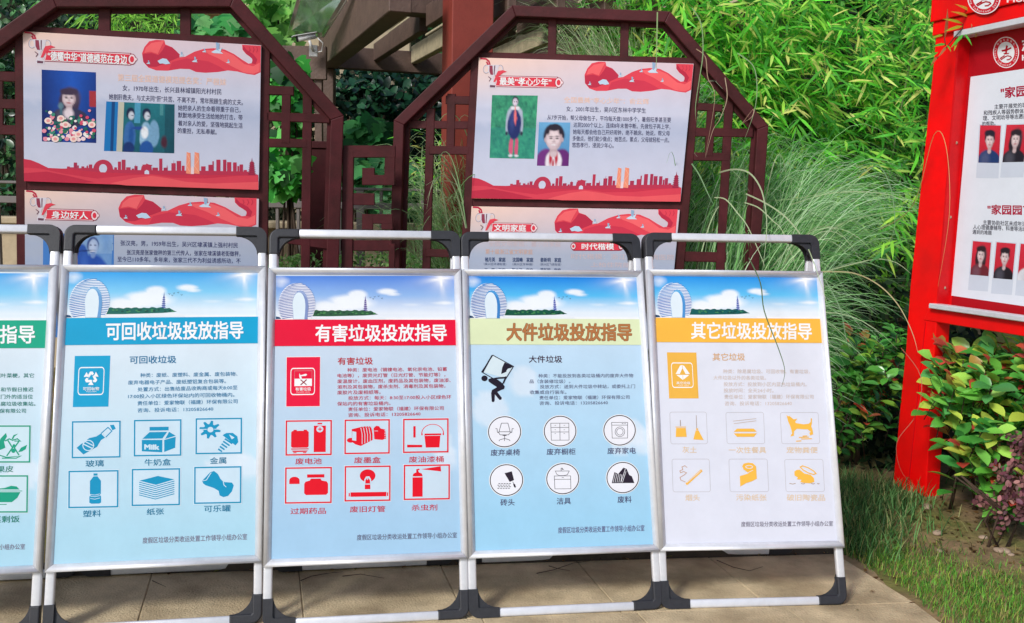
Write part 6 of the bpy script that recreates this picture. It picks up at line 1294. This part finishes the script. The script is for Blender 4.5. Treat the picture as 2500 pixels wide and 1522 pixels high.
fountain('thin pale grass above the poster with the girl', (.75, 5.9, 1.35), 260, [(1330, 90, 5.7, 60, 40), (1260, 70, 5.6, 50, 50), (1420, 80, 5.8, 60, 40), (1540, 110, 5.8, 60, 40), (1480, 20, 5.8, 60, 30), (1390, 140, 5.7, 60, 20)], pal=[S(184, 196, 160), S(150, 176, 120), S(110, 150, 90)])
# ---- lawn and ground cover
def turf(name, label, zones, n, Lr, pal, w_=.0022):
    Pn = []
    for (x, y, sx, sy, wt) in zones:
        k = int(n*wt); q = rng.normal(0, 1, (k, 2))*[sx, sy]+[x, y]; Pn.append(q)
    Pn = np.concatenate(Pn)
    keep = []
    for x, y in Pn:
        u = x*ca+(y-3.52)*sa; v = -x*sa+(y-3.52)*ca; keep.append(not (u < 1.335-.02*math.sin(y*9)+.02*vnoise(y*30, 1) and v < .03) and (u > 1.1 or v > .12))
    Pn = Pn[np.array(keep)]; k = len(Pn); z = np.array([height(x, y) for x, y in Pn]); a_ = rng.uniform(0, 6.28, k); L = rng.uniform(Lr[0], Lr[1], k); lean_ = rng.uniform(.2, 1.0, k)
    b = np.stack([Pn[:, 0], Pn[:, 1], z], 1); d = np.stack([np.cos(a_)*lean_, np.sin(a_)*lean_, np.ones(k)], 1); d /= np.linalg.norm(d, axis=1, keepdims=True); s_ = np.stack([-np.sin(a_), np.cos(a_), np.zeros(k)], 1)
    mid = b+d*L[:, None]*.55; d2 = d-np.array([0, 0, .5]); tip = mid+d2*L[:, None]*.5
    Vv = np.stack([b+s_*w_/2, b-s_*w_/2, mid+s_*w_*.4, mid-s_*w_*.4, tip+s_*w_*.05, tip-s_*w_*.05], 1).reshape(-1, 3); Fq = (np.array([[0, 1, 3, 2], [2, 3, 5, 4]])[None]+(np.arange(k)*6)[:, None, None]).reshape(-1, 4)
    o = inst(name, np_mesh(name, Vv, Fq, np.repeat(cols(k, pal, .18), 2, axis=0), M['blade']), None); tag(o, label, 'grass', kind='stuff')
TG = [S(84, 146, 48), S(108, 166, 56), S(60, 116, 42), S(136, 160, 62), S(150, 140, 84), S(84, 140, 56)]
turf('lawn', 'short patchy green lawn at the lower right', [(1.55, 3.35, .12, .22, .32), (1.92, 3.22, .24, .15, .28), (1.42, 3.72, .07, .12, .12), (2.25, 3.05, .3, .22, .18), (1.6, 2.9, .15, .2, .1)], 10500, (.012, .05), TG)
turf('long_grass', 'longer dark grass around the foot of the orange sign and the red leg', [(1.45, 4.15, .10, .22, .5), (1.62, 4.25, .12, .16, .25), (1.36, 3.80, .07, .10, .15), (.9, 3.86, .4, .05, .1)], 4200, (.06, .14), [S(66, 108, 56), S(88, 130, 72), S(48, 84, 44), S(140, 140, 92), S(104, 150, 86)], .0042)
turf('kerb_weeds', 'dry grass blades and debris along the back edge of the paving', [(.3, 3.68, .9, .03, .6), (-1., 3.47, .7, .03, .4)], 1300, (.03, .10), [S(66, 84, 44), S(110, 100, 62), S(90, 72, 48)], .0026)
# straw, twigs, fallen blades on the paving
def litter(px, wd, c):
    pts = np.array([np.array(hit_z(x, y, .004+.0015)) for x, y in px]); n = len(pts); P3 = []
    for i in range(n-1):
        for k in range(5): P3.append(pts[i]+(pts[i+1]-pts[i])*k/5)
    P3.append(pts[-1]); o = MB(); b0 = Vector(P3[0]); o.tube([tuple(Vector(p)-b0) for p in P3], wd, 5, wd*.4); ob = o.build('fallen_stalk', M['twig']); ob.location = b0; return ob
for i, (px, lab) in enumerate(((([(372, 1418), (385, 1424), (405, 1433)]), 'short dark stalk lying on the paving under the blue sign'), ([(734, 1418), (760, 1407), (800, 1400), (836, 1396)], 'curved stalk on the paving under the red sign'), ([(836, 1407), (880, 1402), (938, 1412)], 'thin dark stalk on the paving under the red sign, right of the curved one'), ([(1310, 1400), (1350, 1392), (1400, 1375), (1440, 1370)], 'long stalk under the pale yellow banded sign'), ([(1750, 1368), (1790, 1385), (1830, 1394), (1862, 1384)], 'curved stalk on the paving under the orange sign'), ([(1340, 1382), (1360, 1388), (1392, 1394)], 'short stalk crossing the long one under the pale yellow banded sign'))):
    tag(litter(px, .0018, None), lab, 'stalk', 'fallen stalks on the paving')
rs = random.Random(3)
for i, (x, y, s_, lab) in enumerate(((2288, 1310, .022, 'largest pale pebble on the soil below the shrub'), (2294, 1346, .014, 'small pale pebble just below the largest one'), (2262, 1262, .026, 'long pale stone chip beside the foot of the red leg'), (2436, 1350, .02, 'left pebble of the group at the right edge'), (2452, 1352, .022, 'middle pebble of the group at the right edge'), (2468, 1360, .012, 'smallest pebble of the group at the right edge'), (2400, 1320, .018, 'flat stone on the soil under the purple shrub'))):
    bm = bmesh.new(); bmesh.ops.create_icosphere(bm, subdivisions=2, radius=s_)
    for v in bm.verts: v.co = Vector((v.co.x*1.2, v.co.y*.8, v.co.z*.5))*(1+.25*(vnoise(v.co.x*70+i, v.co.y*70+v.co.z*50, i)-.5))
    m = MB(); m.add(bm, None, True); o = m.build('pebble', M['stone']); p = hit_z(x, y, .01); o.location = (p.x, p.y, height(p.x, p.y)+s_*.3); o.rotation_euler = (0, 0, rs.uniform(0, 3)); tag(o, lab, 'pebble', 'pebbles on the soil')

def litter_leaves():
    k = 420; P = []; C = []
    pal = [S(140, 108, 70), S(110, 80, 52), S(170, 140, 90), S(84, 62, 42), S(120, 120, 60)]
    for i in range(k):
        r = rng.uniform()
        if r < .55: x = rng.normal(1.95, .22); y = rng.normal(4.0, .2)
        elif r < .8: u = rng.uniform(-1.9, 1.3); x, y = pv(u, .02+abs(rng.normal(0, .03))-.035)
        else: x = rng.normal(1.55, .2); y = rng.normal(3.5, .3)
        z = max(height(x, y), .0 if (x-1.34) < 0 and y < 3.7 else -1)
        P.append((x, y, z+.006)); C.append(pal[i % 5])
    P = np.array(P); root = thing('leaf_litter', 'scattered dry leaf scraps on the soil and along the paving edge', 'leaf litter', loc=(1.9, 4.0, 0)); root['kind'] = 'stuff'
    leaves(root, 'small', P, rng.normal(0, 1, (k, 3))*[1, 1, .15], np.tile([[0, 0, 1.]], (k, 1))+rng.normal(0, .25, (k, 3)), rng.uniform(.012, .034, k), np.array(C), 'leaf', 0)
litter_leaves()
